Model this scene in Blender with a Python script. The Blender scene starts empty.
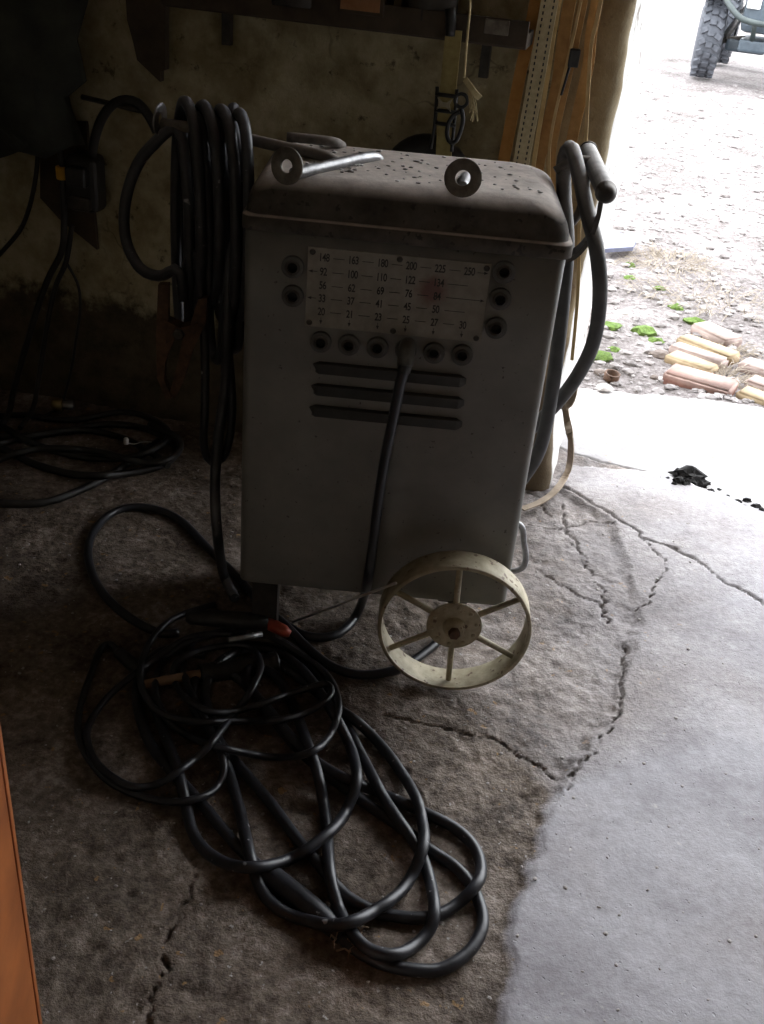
import bpy, bmesh, math, random
import numpy as np
from mathutils import Vector, Matrix
random.seed(7); rng = np.random.default_rng(7)
sc = bpy.context.scene
COL = sc.collection

# ------------------------------------------------------------------ camera
FPX, PITCH, ROLL, CAMH = 1050.0, math.radians(31), math.radians(5.5), 1.35
fw = Vector((0, math.cos(PITCH), -math.sin(PITCH)))
rt = Vector((1, 0, 0)); upv = rt.cross(fw)
IX = math.cos(ROLL)*rt + math.sin(ROLL)*upv
IY = -math.cos(ROLL)*upv + math.sin(ROLL)*rt
CP = Vector((0, 0, CAMH))
cam = bpy.data.cameras.new('camera'); camo = bpy.data.objects.new('camera', cam); COL.objects.link(camo)
cam.sensor_fit = 'HORIZONTAL'; cam.sensor_width = 36; cam.lens = 36*FPX/764; cam.clip_start = .02; cam.clip_end = 300
camo.matrix_world = Matrix(((IX.x, -IY.x, -fw.x, CP.x), (IX.y, -IY.y, -fw.y, CP.y), (IX.z, -IY.z, -fw.z, CP.z), (0, 0, 0, 1)))
sc.camera = camo

def ray(x, y): return fw*FPX + IX*(x-382) + IY*(y-512)
def atz(x, y, z=0.0):
    d = ray(x, y); return CP + d*((z-CP.z)/d.z)
def aty(x, y, yy):
    d = ray(x, y); return CP + d*((yy-CP.y)/d.y)
WK, WX0, WY0 = -0.2, 0.426, 2.45          # the back wall's plan line
def wall_y(x): return WY0 + WK*(x-WX0)
def atw(x, y, off=0.0):
    d = ray(x, y); n = Vector((-WK, 1, 0)); p0 = Vector((WX0, WY0-off, 0)); return CP + d*((p0-CP).dot(n)/d.dot(n))

# ------------------------------------------------------------------ light
w = bpy.data.worlds.new('overcast_sky'); sc.world = w; w.use_nodes = True
bg = w.node_tree.nodes['Background']
bg.inputs[0].default_value = (.93, .96, 1.0, 1); bg.inputs[1].default_value = 1.0
vs = sc.view_settings
vs.view_transform = 'Standard'; vs.look = 'None'; vs.gamma = 1; vs.use_curve_mapping = False; vs.exposure = 2.85

# ------------------------------------------------------------------ materials
def nd(nt, t, **kw):
    n = nt.nodes.new(t)
    for k, v in kw.items():
        if k.startswith('i_'): n.inputs[k[2:].replace('_', ' ')].default_value = v
        else: setattr(n, k, v)
    return n
def c4(c): return (c[0], c[1], c[2], 1)
def ramp(nt, fac, stops):
    r = nt.nodes.new('ShaderNodeValToRGB'); e = r.color_ramp.elements
    while len(e) < len(stops): e.new(.5)
    for el, (p, c) in zip(e, stops): el.position = p; el.color = c4(c) if len(c) == 3 else c
    nt.links.new(fac, r.inputs[0]); return r.outputs[0]
def mix(nt, fac, a, b, mode='MIX'):
    m = nt.nodes.new('ShaderNodeMix'); m.data_type = 'RGBA'; m.blend_type = mode
    for sock, v in ((m.inputs[0], fac), (m.inputs[6], a), (m.inputs[7], b)):
        if hasattr(v, 'is_output'): nt.links.new(v, sock)
        else: sock.default_value = v if isinstance(v, (int, float)) else c4(v)
    return m.outputs[2]
def mth(nt, op, a, b=0.0, clamp=False):
    m = nt.nodes.new('ShaderNodeMath'); m.operation = op; m.use_clamp = clamp
    for sock, v in ((m.inputs[0], a), (m.inputs[1], b)):
        if hasattr(v, 'is_output'): nt.links.new(v, sock)
        else: sock.default_value = v
    return m.outputs[0]
def noise(nt, co, scale, detail=6, rough=.6):
    n = nt.nodes.new('ShaderNodeTexNoise'); n.inputs['Scale'].default_value = scale; n.inputs['Detail'].default_value = detail
    n.inputs['Roughness'].default_value = rough; nt.links.new(co, n.inputs['Vector']); return n.outputs['Fac']
def base(name):
    m = bpy.data.materials.new(name); m.use_nodes = True; nt = m.node_tree
    b = nt.nodes['Principled BSDF']
    g = nt.nodes.new('ShaderNodeNewGeometry'); t = nt.nodes.new('ShaderNodeTexCoord')
    return m, nt, b, g.outputs['Position'], t.outputs['Object'], g.outputs['Normal']
def bump(nt, b, h, strength=.3, dist=.004):
    n = nt.nodes.new('ShaderNodeBump'); n.inputs['Strength'].default_value = strength; n.inputs['Distance'].default_value = dist
    nt.links.new(h, n.inputs['Height']); nt.links.new(n.outputs[0], b.inputs['Normal'])
def simple(name, c1, c2, scale=30, rough=.6, metal=0, bstr=.25, bdist=.002, spec=.5, fleck=None, fthr=.68, fscale=90, rough2=None, dust=None, dlo=.25):
    """two-tone mottled surface; fleck = small specks of another colour; dust = colour lying on upward faces"""
    m, nt, b, pos, obj, nor = base(name)
    n1 = noise(nt, obj, scale); col = ramp(nt, n1, [(.32, c1), (.68, c2)])
    if fleck:
        f = noise(nt, obj, fscale, 2, .5); f = ramp(nt, f, [(fthr, (0, 0, 0)), (min(fthr+.05, 1), (1, 1, 1))]); col = mix(nt, f, col, fleck)
    if dust:
        s = nt.nodes.new('ShaderNodeSeparateXYZ'); nt.links.new(nor, s.inputs[0])
        dn = noise(nt, pos, 22, 8, .7)
        k = mth(nt, 'MULTIPLY', mth(nt, 'MULTIPLY', mth(nt, 'SUBTRACT', s.outputs[2], dlo, True), 1.5 if dlo < .5 else 4.0, True), mth(nt, 'MULTIPLY', dn, 1.5), True)
        col = mix(nt, k, col, dust)
    nt.links.new(col, b.inputs['Base Color']); b.inputs['Roughness'].default_value = rough; b.inputs['Metallic'].default_value = metal
    b.inputs['Specular IOR Level'].default_value = spec
    if bstr: bump(nt, b, noise(nt, obj, scale*3, 5), bstr, bdist)
    return m
M = {}
def lin(r, g, b): return tuple(((v/255+.055)/1.055)**2.4 if v > 10 else v/255/12.92 for v in (r, g, b))
M['cable'] = simple('black_rubber', (.012, .012, .015), (.028, .029, .036), 40, .4, bstr=.15, fleck=(.35, .35, .36), fthr=.70, fscale=60)
M['cable_thin'] = simple('black_pvc', (.012, .012, .015), (.028, .029, .035), 30, .36, bstr=.1, fleck=(.3, .3, .32), fthr=.76, fscale=70)
M['cable_dusty'] = simple('dusty_rubber', (.045, .045, .048), (.085, .083, .08), 25, .6, bstr=.15, dust=(.6, .57, .54))
M['cable_coil'] = simple('scuffed_rubber', (.018, .018, .021), (.04, .041, .047), 30, .42, bstr=.12, fleck=(.3, .3, .3), fthr=.71, fscale=60, dust=(.22, .22, .24))  # bluish dust on upward faces also paints in the coil's highlights
M['cable_dark'] = simple('grimy_rubber', (.010, .010, .010), (.03, .028, .026), 20, .5, bstr=.1)
M['body'] = simple('grey_enamel', (.15, .146, .132), (.215, .206, .186), 9, .55, bstr=.12, bdist=.001, fleck=(.07, .06, .05), fthr=.70, fscale=120)
M['lid'] = simple('grimy_lid_enamel', (.035, .029, .023), (.10, .085, .068), 22, .8, bstr=.5, bdist=.002, fleck=(.03, .026, .022), fthr=.62, fscale=80, dust=(.62, .54, .48), dlo=.62)
M['louvre'] = simple('dark_enamel', (.022, .022, .02), (.05, .048, .042), 14, .7)  # near-black tone over the whole of each louvre pressing
M['dark_metal'] = simple('dark_steel', (.03, .028, .026), (.08, .07, .06), 30, .5, .4, dust=(.2, .18, .16))
M['steel'] = simple('dull_steel', (.2, .2, .2), (.42, .42, .43), 45, .4, .7)
M['washer'] = simple('rusty_washer', (.10, .085, .07), (.2, .18, .15), 60, .55, .5)
M['dusty_steel'] = simple('dusty_steel', (.09, .08, .07), (.2, .18, .16), 40, .7, .2, dust=(.3, .26, .23))
M['cream'] = simple('worn_cream_paint', (.27, .23, .145), (.54, .48, .345), 26, .65, bstr=.4, fleck=(.15, .10, .065), fthr=.64, fscale=70)
M['rubber_black'] = simple('black_bakelite', (.012, .012, .012), (.03, .03, .03), 60, .45)
M['socket'] = simple('socket_bakelite', (.055, .055, .05), (.10, .098, .088), 60, .5)
M['hole'] = simple('socket_bore', (.006, .006, .006), (.01, .01, .01), 60, .9, bstr=0)
M['ink'] = simple('black_ink', (.02, .02, .02), (.05, .045, .04), 120, .7, bstr=0)
M['rust'] = simple('rusty_iron', (.05, .03, .02), (.16, .085, .05), 45, .8, .1, .5)
M['tan'] = simple('tan_fibre', (.26, .17, .11), (.42, .29, .2), 40, .7)
M['red'] = simple('red_plastic', (.30, .04, .02), (.45, .075, .035), 40, .5)
M['yellow'] = simple('yellow_tape', (.62, .32, .02), (.8, .45, .04), 40, .5)
M['brass'] = simple('dull_brass', (.3, .22, .08), (.5, .4, .2), 40, .4, .8)
M['white'] = simple('white_plastic', (.6, .6, .6), (.75, .75, .75), 30, .5)
M['wood_dark'] = simple('sooty_wood', (.035, .026, .018), (.085, .062, .042), 14, .85, bstr=.5)
M['wood_orange'] = simple('varnished_orange_wood', (.19, .052, .012), (.40, .125, .032), 9, .42, bstr=.15)
M['strap_beige'] = simple('beige_webbing', (.55, .46, .27), (.7, .6, .38), 90, .85)
M['strap_brown'] = simple('brown_leather_strap', (.33, .175, .06), (.52, .31, .12), 30, .75)
M['strap_orange'] = simple('orange_brown_strap', (.42, .19, .04), (.56, .28, .075), 30, .75)
M['strap_pale'] = simple('pale_strap_edge', (.55, .38, .17), (.7, .52, .26), 40, .8)
M['strap_yellow'] = simple('grimy_yellow_webbing', (.28, .22, .08), (.4, .33, .14), 60, .85)
M['twine'] = simple('pale_twine', (.5, .4, .2), (.66, .56, .33), 120, .85)
M['sack'] = simple('grimy_canvas', (.015, .017, .013), (.038, .042, .032), 12, .85, bstr=.5)
M['card'] = simple('orange_print_card', (.3, .13, .05), (.42, .22, .1), 30, .7)
M['brick_red'] = simple('weathered_red_brick', (.14, .06, .045), (.26, .13, .10), 24, .9, bstr=.5, dust=(.46, .35, .31))
M['brick_pink'] = simple('weathered_pink_brick', (.2, .14, .12), (.32, .24, .21), 24, .9, bstr=.5, dust=(.44, .36, .33))
M['brick_yellow'] = simple('weathered_buff_brick', (.2, .14, .08), (.34, .25, .15), 24, .9, bstr=.5, dust=(.45, .36, .23))
M['moss'] = simple('green_moss', (.06, .10, .015), (.16, .26, .05), 70, .95, bstr=.8, bdist=.01)
M['straw'] = simple('dry_grass', (.22, .18, .135), (.40, .345, .28), 40, .9)
M['slate'] = simple('blue_grey_slate', (.09, .095, .15), (.15, .16, .23), 25, .6)
M['stone'] = simple('pale_stone', (.34, .31, .29), (.55, .51, .49), 40, .9)
M['stone_dark'] = simple('dark_stone', (.09, .07, .06), (.2, .16, .14), 40, .9)
M['char'] = simple('black_charred_dirt', (.008, .007, .007), (.03, .028, .026), 60, .95, bstr=.6)
M['tyre'] = simple('tyre_rubber', (.04, .045, .055), (.085, .09, .105), 20, .8)
M['atv_dark'] = simple('dark_blue_grey_plastic', (.03, .045, .06), (.07, .09, .11), 10, .5)
M['atv_green'] = simple('green_grey_tube', (.02, .03, .03), (.05, .065, .062), 10, .45)
M['timber'] = simple('roof_timber', (.10, .07, .045), (.2, .14, .09), 8, .85)
M['rough_wall'] = simple('old_limewash', (.13, .11, .08), (.24, .21, .16), 4, .9)

def m_plate():
    m, nt, b, pos, obj, nor = base('aged_plate_enamel')
    col = ramp(nt, noise(nt, obj, 35), [(.3, (.19, .175, .145)), (.7, (.28, .26, .22))])
    d = nt.nodes.new('ShaderNodeVectorMath'); d.operation = 'DISTANCE'; nt.links.new(pos, d.inputs[0]); p = aty(432, 291, 1.678); d.inputs[1].default_value = p
    v = mth(nt, 'ADD', d.outputs['Value'], mth(nt, 'MULTIPLY', noise(nt, obj, 60), .03))
    k = ramp(nt, v, [(.028, (.8, .8, .8)), (.046, (0, 0, 0))])
    col = mix(nt, k, col, (.16, .06, .05))
    nt.links.new(col, b.inputs['Base Color']); b.inputs['Roughness'].default_value = .5; return m
M['plate'] = m_plate()
def m_floor():
    m, nt, b, pos, obj, nor = base('worn_concrete')
    at = nt.nodes.new('ShaderNodeAttribute'); at.attribute_name = 'mask'
    s = nt.nodes.new('ShaderNodeSeparateColor'); nt.links.new(at.outputs['Color'], s.inputs[0])
    big = noise(nt, pos, 5, 8, .65); fine = noise(nt, pos, 60, 8, .7)
    f = mth(nt, 'ADD', mth(nt, 'MULTIPLY', big, .5), mth(nt, 'MULTIPLY', fine, .5))
    rough = ramp(nt, f, [(.38, (.058, .041, .030)), (.47, (.162, .126, .098)), (.53, (.235, .188, .152)), (.62, (.43, .365, .315))])
    scr = ramp(nt, f, [(.36, (.33, .31, .325)), (.5, (.43, .415, .44)), (.64, (.52, .51, .54))])
    apr = ramp(nt, f, [(.36, (.36, .34, .335)), (.64, (.5, .49, .49))])
    col = mix(nt, s.outputs[0], rough, scr); col = mix(nt, s.outputs[2], col, apr)
    fl = noise(nt, pos, 75, 2, .5)
    col = mix(nt, ramp(nt, fl, [(.70, (0, 0, 0)), (.74, (.7, .7, .7))]), col, (.6, .58, .56))
    cl = noise(nt, mth_vec(nt, pos, (1, 4, 2)), 2.6, 5, .6); col = mix(nt, 1.0, col, ramp(nt, cl, [(.3, (.72, .71, .72)), (.5, (1, 1, 1)), (.7, (1.0, .97, .94))]), 'MULTIPLY')
    fo = noise(nt, mth_vec(nt, pos, (3, 7, 1)), 48, 2, .5)
    ko = mth(nt, 'MULTIPLY', ramp(nt, fo, [(.70, (0, 0, 0)), (.74, (.7, .7, .7))]), mth(nt, 'SUBTRACT', 1.0, s.outputs[0], True))
    col = mix(nt, ko, col, (.42, .25, .1))
    col = mix(nt, s.outputs[1], col, (.07, .055, .045))
    nt.links.new(col, b.inputs['Base Color']); b.inputs['Roughness'].default_value = .72; b.inputs['Specular IOR Level'].default_value = .35
    h = mth(nt, 'ADD', noise(nt, pos, 140, 6, .7), mth(nt, 'MULTIPLY', noise(nt, pos, 35, 4), 1.2))
    pk = noise(nt, mth_vec(nt, pos, (9, 2, 4)), 95, 2, .5); pits = ramp(nt, pk, [(.27, (1, 1, 1)), (.31, (0, 0, 0))])
    h = mth(nt, 'SUBTRACT', mth(nt, 'MULTIPLY', h, mth(nt, 'SUBTRACT', 1.0, mth(nt, 'MULTIPLY', mth(nt, 'MAXIMUM', s.outputs[0], s.outputs[2]), .80))), mth(nt, 'MULTIPLY', pits, .5))
    bump(nt, b, h, .65, .006); return m
def mth_vec(nt, v, off):
    n = nt.nodes.new('ShaderNodeVectorMath'); n.operation = 'ADD'; nt.links.new(v, n.inputs[0]); n.inputs[1].default_value = off; return n.outputs[0]
M['floor'] = m_floor()
def m_wall():
    m, nt, b, pos, obj, nor = base('flaking_limewash')
    s = nt.nodes.new('ShaderNodeSeparateXYZ'); nt.links.new(pos, s.inputs[0])
    n1 = noise(nt, pos, 3.2, 9, .62); n2 = noise(nt, pos, 14, 8, .68)
    lime = ramp(nt, n2, [(.3, (.33, .275, .16)), (.5, (.47, .41, .26)), (.7, (.56, .50, .35))])
    bare = ramp(nt, n2, [(.35, (.05, .04, .028)), (.65, (.12, .095, .065))])
    patch = ramp(nt, n1, [(.57, (0, 0, 0)), (.64, (.8, .8, .8))])
    low = mth(nt, 'ADD', s.outputs[2], mth(nt, 'MULTIPLY', mth(nt, 'SUBTRACT', n2, .5), .22))
    lowk = ramp(nt, low, [(.285, (.95, .95, .95)), (.335, (0, 0, 0))])  # bare wall foot; its dark tone also stands in for the unlit zone
    # right of the straps the wall is bare brown timber down to the door corner
    jx = mth(nt, 'MULTIPLY', mth(nt, 'GREATER_THAN', mth(nt, 'ADD', s.outputs[0], mth(nt, 'MULTIPLY', n2, .05)), .33), mth(nt, 'LESS_THAN', s.outputs[1], 2.52))
    hi = ramp(nt, mth(nt, 'ADD', s.outputs[2], mth(nt, 'MULTIPLY', n2, .08)), [(1.07, (0, 0, 0)), (1.085, (.85, .85, .85))])
    col = mix(nt, patch, lime, bare)
    ved = nt.nodes.new('ShaderNodeTexVoronoi'); ved.feature = 'DISTANCE_TO_EDGE'; ved.inputs['Scale'].default_value = 2.6
    wv = nt.nodes.new('ShaderNodeVectorMath'); wv.operation = 'MULTIPLY_ADD'; nn = nt.nodes.new('ShaderNodeTexNoise'); nn.inputs['Scale'].default_value = 7; nt.links.new(pos, nn.inputs['Vector'])
    nt.links.new(nn.outputs['Color'], wv.inputs[0]); wv.inputs[1].default_value = (.3, .3, .3); nt.links.new(pos, wv.inputs[2]); nt.links.new(wv.outputs[0], ved.inputs['Vector'])
    vm = ramp(nt, noise(nt, pos, 2.3, 3), [(.52, (0, 0, 0)), (.62, (.7, .7, .7))])
    col = mix(nt, mth(nt, 'MULTIPLY', vm, ramp(nt, ved.outputs['Distance'], [(.002, (1, 1, 1)), (.012, (0, 0, 0))])), col, (.10, .08, .05))
    sp = noise(nt, mth_vec(nt, pos, (5, 1, 3)), 26, 6, .72); col = mix(nt, ramp(nt, sp, [(.60, (0, 0, 0)), (.68, (.75, .75, .75))]), col, (.07, .052, .032))
    sv = noise(nt, mth_vec(nt, pos, (2, 6, 3)), 7, 6, .6); col = mix(nt, 1.0, col, ramp(nt, sv, [(.35, (.6, .56, .48)), (.55, (1, 1, 1))]), 'MULTIPLY')
    col = mix(nt, lowk, col, bare); col = mix(nt, mth(nt, 'MULTIPLY', jx, .5), col, (.30, .235, .16)); col = mix(nt, mth(nt, 'MULTIPLY', jx, hi), col, (.09, .062, .04))
    # the doorway reveal is coloured whiter to stand in for daylight on it
    rv = ramp(nt, s.outputs[1], [(0, (0, 0, 0)), (1, (0, 0, 0))])
    kx = mth(nt, 'GREATER_THAN', s.outputs[1], 2.475); kx = mth(nt, 'MULTIPLY', kx, mth(nt, 'GREATER_THAN', s.outputs[0], .40))
    white = ramp(nt, n2, [(.33, (.3, .27, .24)), (.42, (.7, .69, .67))])
    col = mix(nt, kx, col, white)
    nt.links.new(col, b.inputs['Base Color']); b.inputs['Roughness'].default_value = .9; b.inputs['Specular IOR Level'].default_value = .2
    bump(nt, b, n2, .6, .008); return m
M['wall'] = m_wall()
def m_ground():
    m, nt, b, pos, obj, nor = base('gravel_ground')
    n1 = noise(nt, pos, 2.2, 8, .65); n2 = noise(nt, pos, 45, 8, .75)
    f = mth(nt, 'ADD', mth(nt, 'MULTIPLY', n1, .4), mth(nt, 'MULTIPLY', n2, .6))
    col = ramp(nt, f, [(.40, (.075, .062, .056)), (.49, (.2, .175, .17)), (.6, (.36, .33, .325))])
    nt.links.new(col, b.inputs['Base Color']); b.inputs['Roughness'].default_value = .95
    bump(nt, b, n2, .8, .02); return m
M['ground'] = m_ground()
M['gravel'] = simple('gravel_stones', (.13, .115, .11), (.40, .37, .365), 14, .9, bstr=.2)

# ------------------------------------------------------------------ mesh helpers
class MB:
    def __init__(s): s.v = []; s.f = []; s.sm = []
    def add(s, vs, fs, smooth=False):
        o = len(s.v); s.v += [tuple(v) for v in vs]; s.f += [tuple(i+o for i in f) for f in fs]; s.sm += [smooth]*len(fs); return s
    def box(s, c, size, rot=None):
        hx, hy, hz = (q/2 for q in size)
        vs = [Vector((x, y, z)) for x in (-hx, hx) for y in (-hy, hy) for z in (-hz, hz)]
        if rot: vs = [rot @ v for v in vs]
        c = Vector(c)
        return s.add([v+c for v in vs], [(0, 1, 3, 2), (4, 6, 7, 5), (0, 4, 5, 1), (2, 3, 7, 6), (0, 2, 6, 4), (1, 5, 7, 3)])
    def tube(s, pts, r, n=10, closed=False, caps=True, flat=None):
        pts = [Vector(p) for p in pts]; N = len(pts)
        rs = r if isinstance(r, (list, tuple)) else [r]*N
        tan = []
        for i in range(N):
            a = pts[(i-1) % N] if (closed or i > 0) else pts[i]; b = pts[(i+1) % N] if (closed or i < N-1) else pts[i]
            t = b-a; tan.append(t.normalized() if t.length > 1e-9 else Vector((0, 0, 1)))
        nrm = tan[0].cross(Vector((0, 0, 1)))
        if nrm.length < .05: nrm = tan[0].cross(Vector((0, 1, 0)))
        nrm.normalize(); vs = []
        for i in range(N):
            nrm = (nrm - tan[i]*nrm.dot(tan[i])).normalized(); bn = tan[i].cross(nrm)
            for k in range(n):
                a = 2*math.pi*k/n; vs.append(pts[i] + (nrm*math.cos(a) + bn*math.sin(a))*rs[i])
        fs = []
        for i in range(N if closed else N-1):
            j = (i+1) % N
            for k in range(n): l = (k+1) % n; fs.append((i*n+k, i*n+l, j*n+l, j*n+k))
        s.add(vs, fs, True)
        if caps and not closed:
            o = len(s.v)-len(vs); s.f += [tuple(o+k for k in range(n))[::-1], tuple(o+(N-1)*n+k for k in range(n))]; s.sm += [False, False]
        return s
    def lathe(s, c, axis, prof, n=24, caps=True):
        """prof: (distance along axis, radius)"""
        c = Vector(c); axis = Vector(axis).normalized(); u = axis.cross(Vector((0, 0, 1)))
        if u.length < .05: u = axis.cross(Vector((1, 0, 0)))
        u.normalize(); v = axis.cross(u); vs = []
        for (h, r) in prof:
            for k in range(n):
                a = 2*math.pi*k/n; vs.append(c + axis*h + (u*math.cos(a)+v*math.sin(a))*r)
        fs = [(i*n+k, i*n+(k+1) % n, (i+1)*n+(k+1) % n, (i+1)*n+k) for i in range(len(prof)-1) for k in range(n)]
        s.add(vs, fs, True)
        if caps:
            o = len(s.v)-len(vs); s.f += [tuple(o+k for k in range(n))[::-1], tuple(o+(len(prof)-1)*n+k for k in range(n))]; s.sm += [False, False]
        return s
    def ring(s, c, axis, r0, r1, h, n=28):
        p = [(-h/2, r0), (-h/2, r1), (h/2, r1), (h/2, r0), (-h/2, r0)]
        return s.lathe(c, axis, p, n, False)
    def ribbon(s, pts, side, width, th=.003):
        """flat strap through pts, wide along side, thin across"""
        pts = [Vector(p) for p in pts]; side = Vector(side).normalized(); N = len(pts); vs = []
        ws = width if isinstance(width, (list, tuple)) else [width]*N
        for i in range(N):
            t = (pts[min(i+1, N-1)]-pts[max(i-1, 0)]).normalized(); sd = (side - t*side.dot(t)).normalized(); n = t.cross(sd)
            for a, b in ((-1, -1), (1, -1), (1, 1), (-1, 1)): vs.append(pts[i]+sd*a*ws[i]/2+n*b*th/2)
        fs = [(i*4+k, i*4+(k+1) % 4, i*4+4+(k+1) % 4, i*4+4+k) for i in range(N-1) for k in range(4)]
        fs += [(3, 2, 1, 0), tuple((N-1)*4+k for k in range(4))]
        return s.add(vs, fs)
    def build(s, name, mat, parent=None, bevel=0, seg=2, anchor='base', autosmooth=False):
        V = np.array([tuple(v) for v in s.v]); lo, hi = V.min(0), V.max(0)
        o0 = Vector(((lo[0]+hi[0])/2, (lo[1]+hi[1])/2, lo[2] if anchor == 'base' else (lo[2]+hi[2])/2))
        me = bpy.data.meshes.new(name); me.from_pydata((V-np.array(o0)).tolist(), [], s.f)
        me.polygons.foreach_set('use_smooth', s.sm); me.update()
        bm = bmesh.new(); bm.from_mesh(me); bmesh.ops.recalc_face_normals(bm, faces=bm.faces)
        if bevel: bmesh.ops.bevel(bm, geom=bm.edges[:], offset=bevel, segments=seg, affect='EDGES', profile=.6, clamp_overlap=True)
        bm.to_mesh(me); bm.free()
        if isinstance(mat, str): mat = M[mat]
        me.materials.append(mat)
        o = bpy.data.objects.new(name, me); COL.objects.link(o)
        if parent: o.parent = parent; o.location = o0 - wloc(parent)
        else: o.location = o0
        return o
def wloc(o):
    v = Vector(o.location)
    while o.parent: o = o.parent; v += Vector(o.location)
    return v
def tag(o, label, cat, group=None, kind=None):
    o['label'] = label
    if cat: o['category'] = cat
    if group: o['group'] = group
    if kind: o['kind'] = kind
    return o
def thing(name, label, cat, loc, group=None):
    o = bpy.data.objects.new(name, None); COL.objects.link(o); o.location = loc; o.empty_display_size = .05
    return tag(o, label, cat, group)
def spline(pts, step=.012):
    """Catmull-Rom through points of any dimension, evenly resampled"""
    P = np.array([tuple(p) for p in pts], float); out = []
    Q = np.vstack([2*P[0]-P[1], P, 2*P[-1]-P[-2]])
    for i in range(1, len(Q)-2):
        p0, p1, p2, p3 = Q[i-1:i+3]; t = np.linspace(0, 1, 24, endpoint=False)[:, None]
        out.append(.5*(2*p1+(p2-p0)*t+(2*p0-5*p1+4*p2-p3)*t**2+(3*p1-p0-3*p2+p3)*t**3))
    R = np.vstack(out+[P[-1:]]); d = np.r_[0, np.cumsum(np.linalg.norm(np.diff(R, axis=0), axis=1))]
    n = max(4, int(d[-1]/step)); q = np.linspace(0, d[-1], n)
    return np.stack([np.interp(q, d, R[:, k]) for k in range(R.shape[1])], 1)
def vnoise(x, y, seed=0):
    xi = np.floor(x).astype(np.int64); yi = np.floor(y).astype(np.int64); fx = x-xi; fy = y-yi
    def h(a, b):
        n = (a*374761393 + b*668265263 + seed*1442695041) & 0xffffffff; n = ((n ^ (n >> 13))*1274126177) & 0xffffffff; return ((n ^ (n >> 16)) & 0xffff)/65535.0
    u = fx*fx*(3-2*fx); v = fy*fy*(3-2*fy)
    return (h(xi, yi)*(1-u)+h(xi+1, yi)*u)*(1-v) + (h(xi, yi+1)*(1-u)+h(xi+1, yi+1)*u)*v
def fbm(x, y, octv=5, seed=0):
    t = 0; a = .5
    for i in range(octv): t = t + a*vnoise(x*2**i, y*2**i, seed+i*17); a *= .5
    return t
def grid_obj(name, X, Y, Z, mat, keep=None, colors=None):
    ny, nx = X.shape; V = np.stack([X.ravel(), Y.ravel(), Z.ravel()], 1)
    i = np.arange(nx*ny).reshape(ny, nx); F = np.stack([i[:-1, :-1].ravel(), i[:-1, 1:].ravel(), i[1:, 1:].ravel(), i[1:, :-1].ravel()], 1)
    if keep is not None: F = F[keep[:-1, :-1].ravel() & keep[1:, 1:].ravel() & keep[:-1, 1:].ravel() & keep[1:, :-1].ravel()]
    me = bpy.data.meshes.new(name); me.vertices.add(len(V)); me.vertices.foreach_set('co', V.astype(np.float32).ravel())
    me.loops.add(F.size); me.loops.foreach_set('vertex_index', F.ravel().astype(np.int32))
    me.polygons.add(len(F)); me.polygons.foreach_set('loop_start', np.arange(0, F.size, 4, dtype=np.int32))
    me.update(calc_edges=True); me.validate()
    me.polygons.foreach_set('use_smooth', np.ones(len(me.polygons), bool))
    if colors is not None:
        a = me.color_attributes.new('mask', 'FLOAT_COLOR', 'POINT'); a.data.foreach_set('color', colors.astype(np.float32).ravel())
    me.materials.append(M[mat]); o = bpy.data.objects.new(name, me); COL.objects.link(o); return o
def polydist(X, Y, pts):
    D = np.full(X.shape, 9.)
    for (x0, y0), (x1, y1) in zip(pts[:-1], pts[1:]):
        dx, dy = x1-x0, y1-y0; t = np.clip(((X-x0)*dx+(Y-y0)*dy)/(dx*dx+dy*dy+1e-12), 0, 1); D = np.minimum(D, np.hypot(X-x0-t*dx, Y-y0-t*dy))
    return D
def inside(X, Y, poly):
    r = np.zeros(X.shape, bool); n = len(poly)
    for i in range(n):
        (x0, y0), (x1, y1) = poly[i], poly[(i+1) % n]
        c = ((y0 > Y) != (y1 > Y)); r ^= c & (X < (x1-x0)*(Y-y0)/(y1-y0+1e-12)+x0)
    return r

# ------------------------------------------------------------------ setting: floor
def f2(pts): return [tuple(atz(*p)[:2]) for p in pts]
xs = np.arange(-1.4, 1.76, .0046); ys = np.arange(.55, 3.26, .0046); X, Y = np.meshgrid(xs, ys)
jit = .03*(fbm(X*28, Y*28, 4, 3)-.5); jit2 = .03*(fbm(X*28, Y*28, 4, 9)-.5); XJ, YJ = X+jit, Y+jit2
edge = f2([(490, 1060), (500, 1005), (508, 965), (504, 935), (512, 905), (524, 880), (532, 850), (540, 828), (548, 800), (575, 760), (588, 735), (612, 712), (628, 660), (640, 610), (628, 570), (610, 520), (560, 487)])
screed = inside(XJ, YJ, edge + [(.5, 2.6), (3, 2.6), (3, .3), (.2, .3)])
seam = f2([(548, 440), (572, 449), (600, 457), (673, 475), (764, 509)]) + [(1.9, 1.95)]
apron = inside(XJ, YJ, seam + [(3, 4), (0, 4)])
de = polydist(XJ, YJ, edge); sm = np.clip(np.where(screed, 1, -1)*de/.012*.5+.5, 0, 1)
ap = np.clip(np.where(apron, 1, -1)*polydist(XJ, YJ, seam)/.012*.5+.5, 0, 1)
cr = np.zeros(X.shape)
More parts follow.
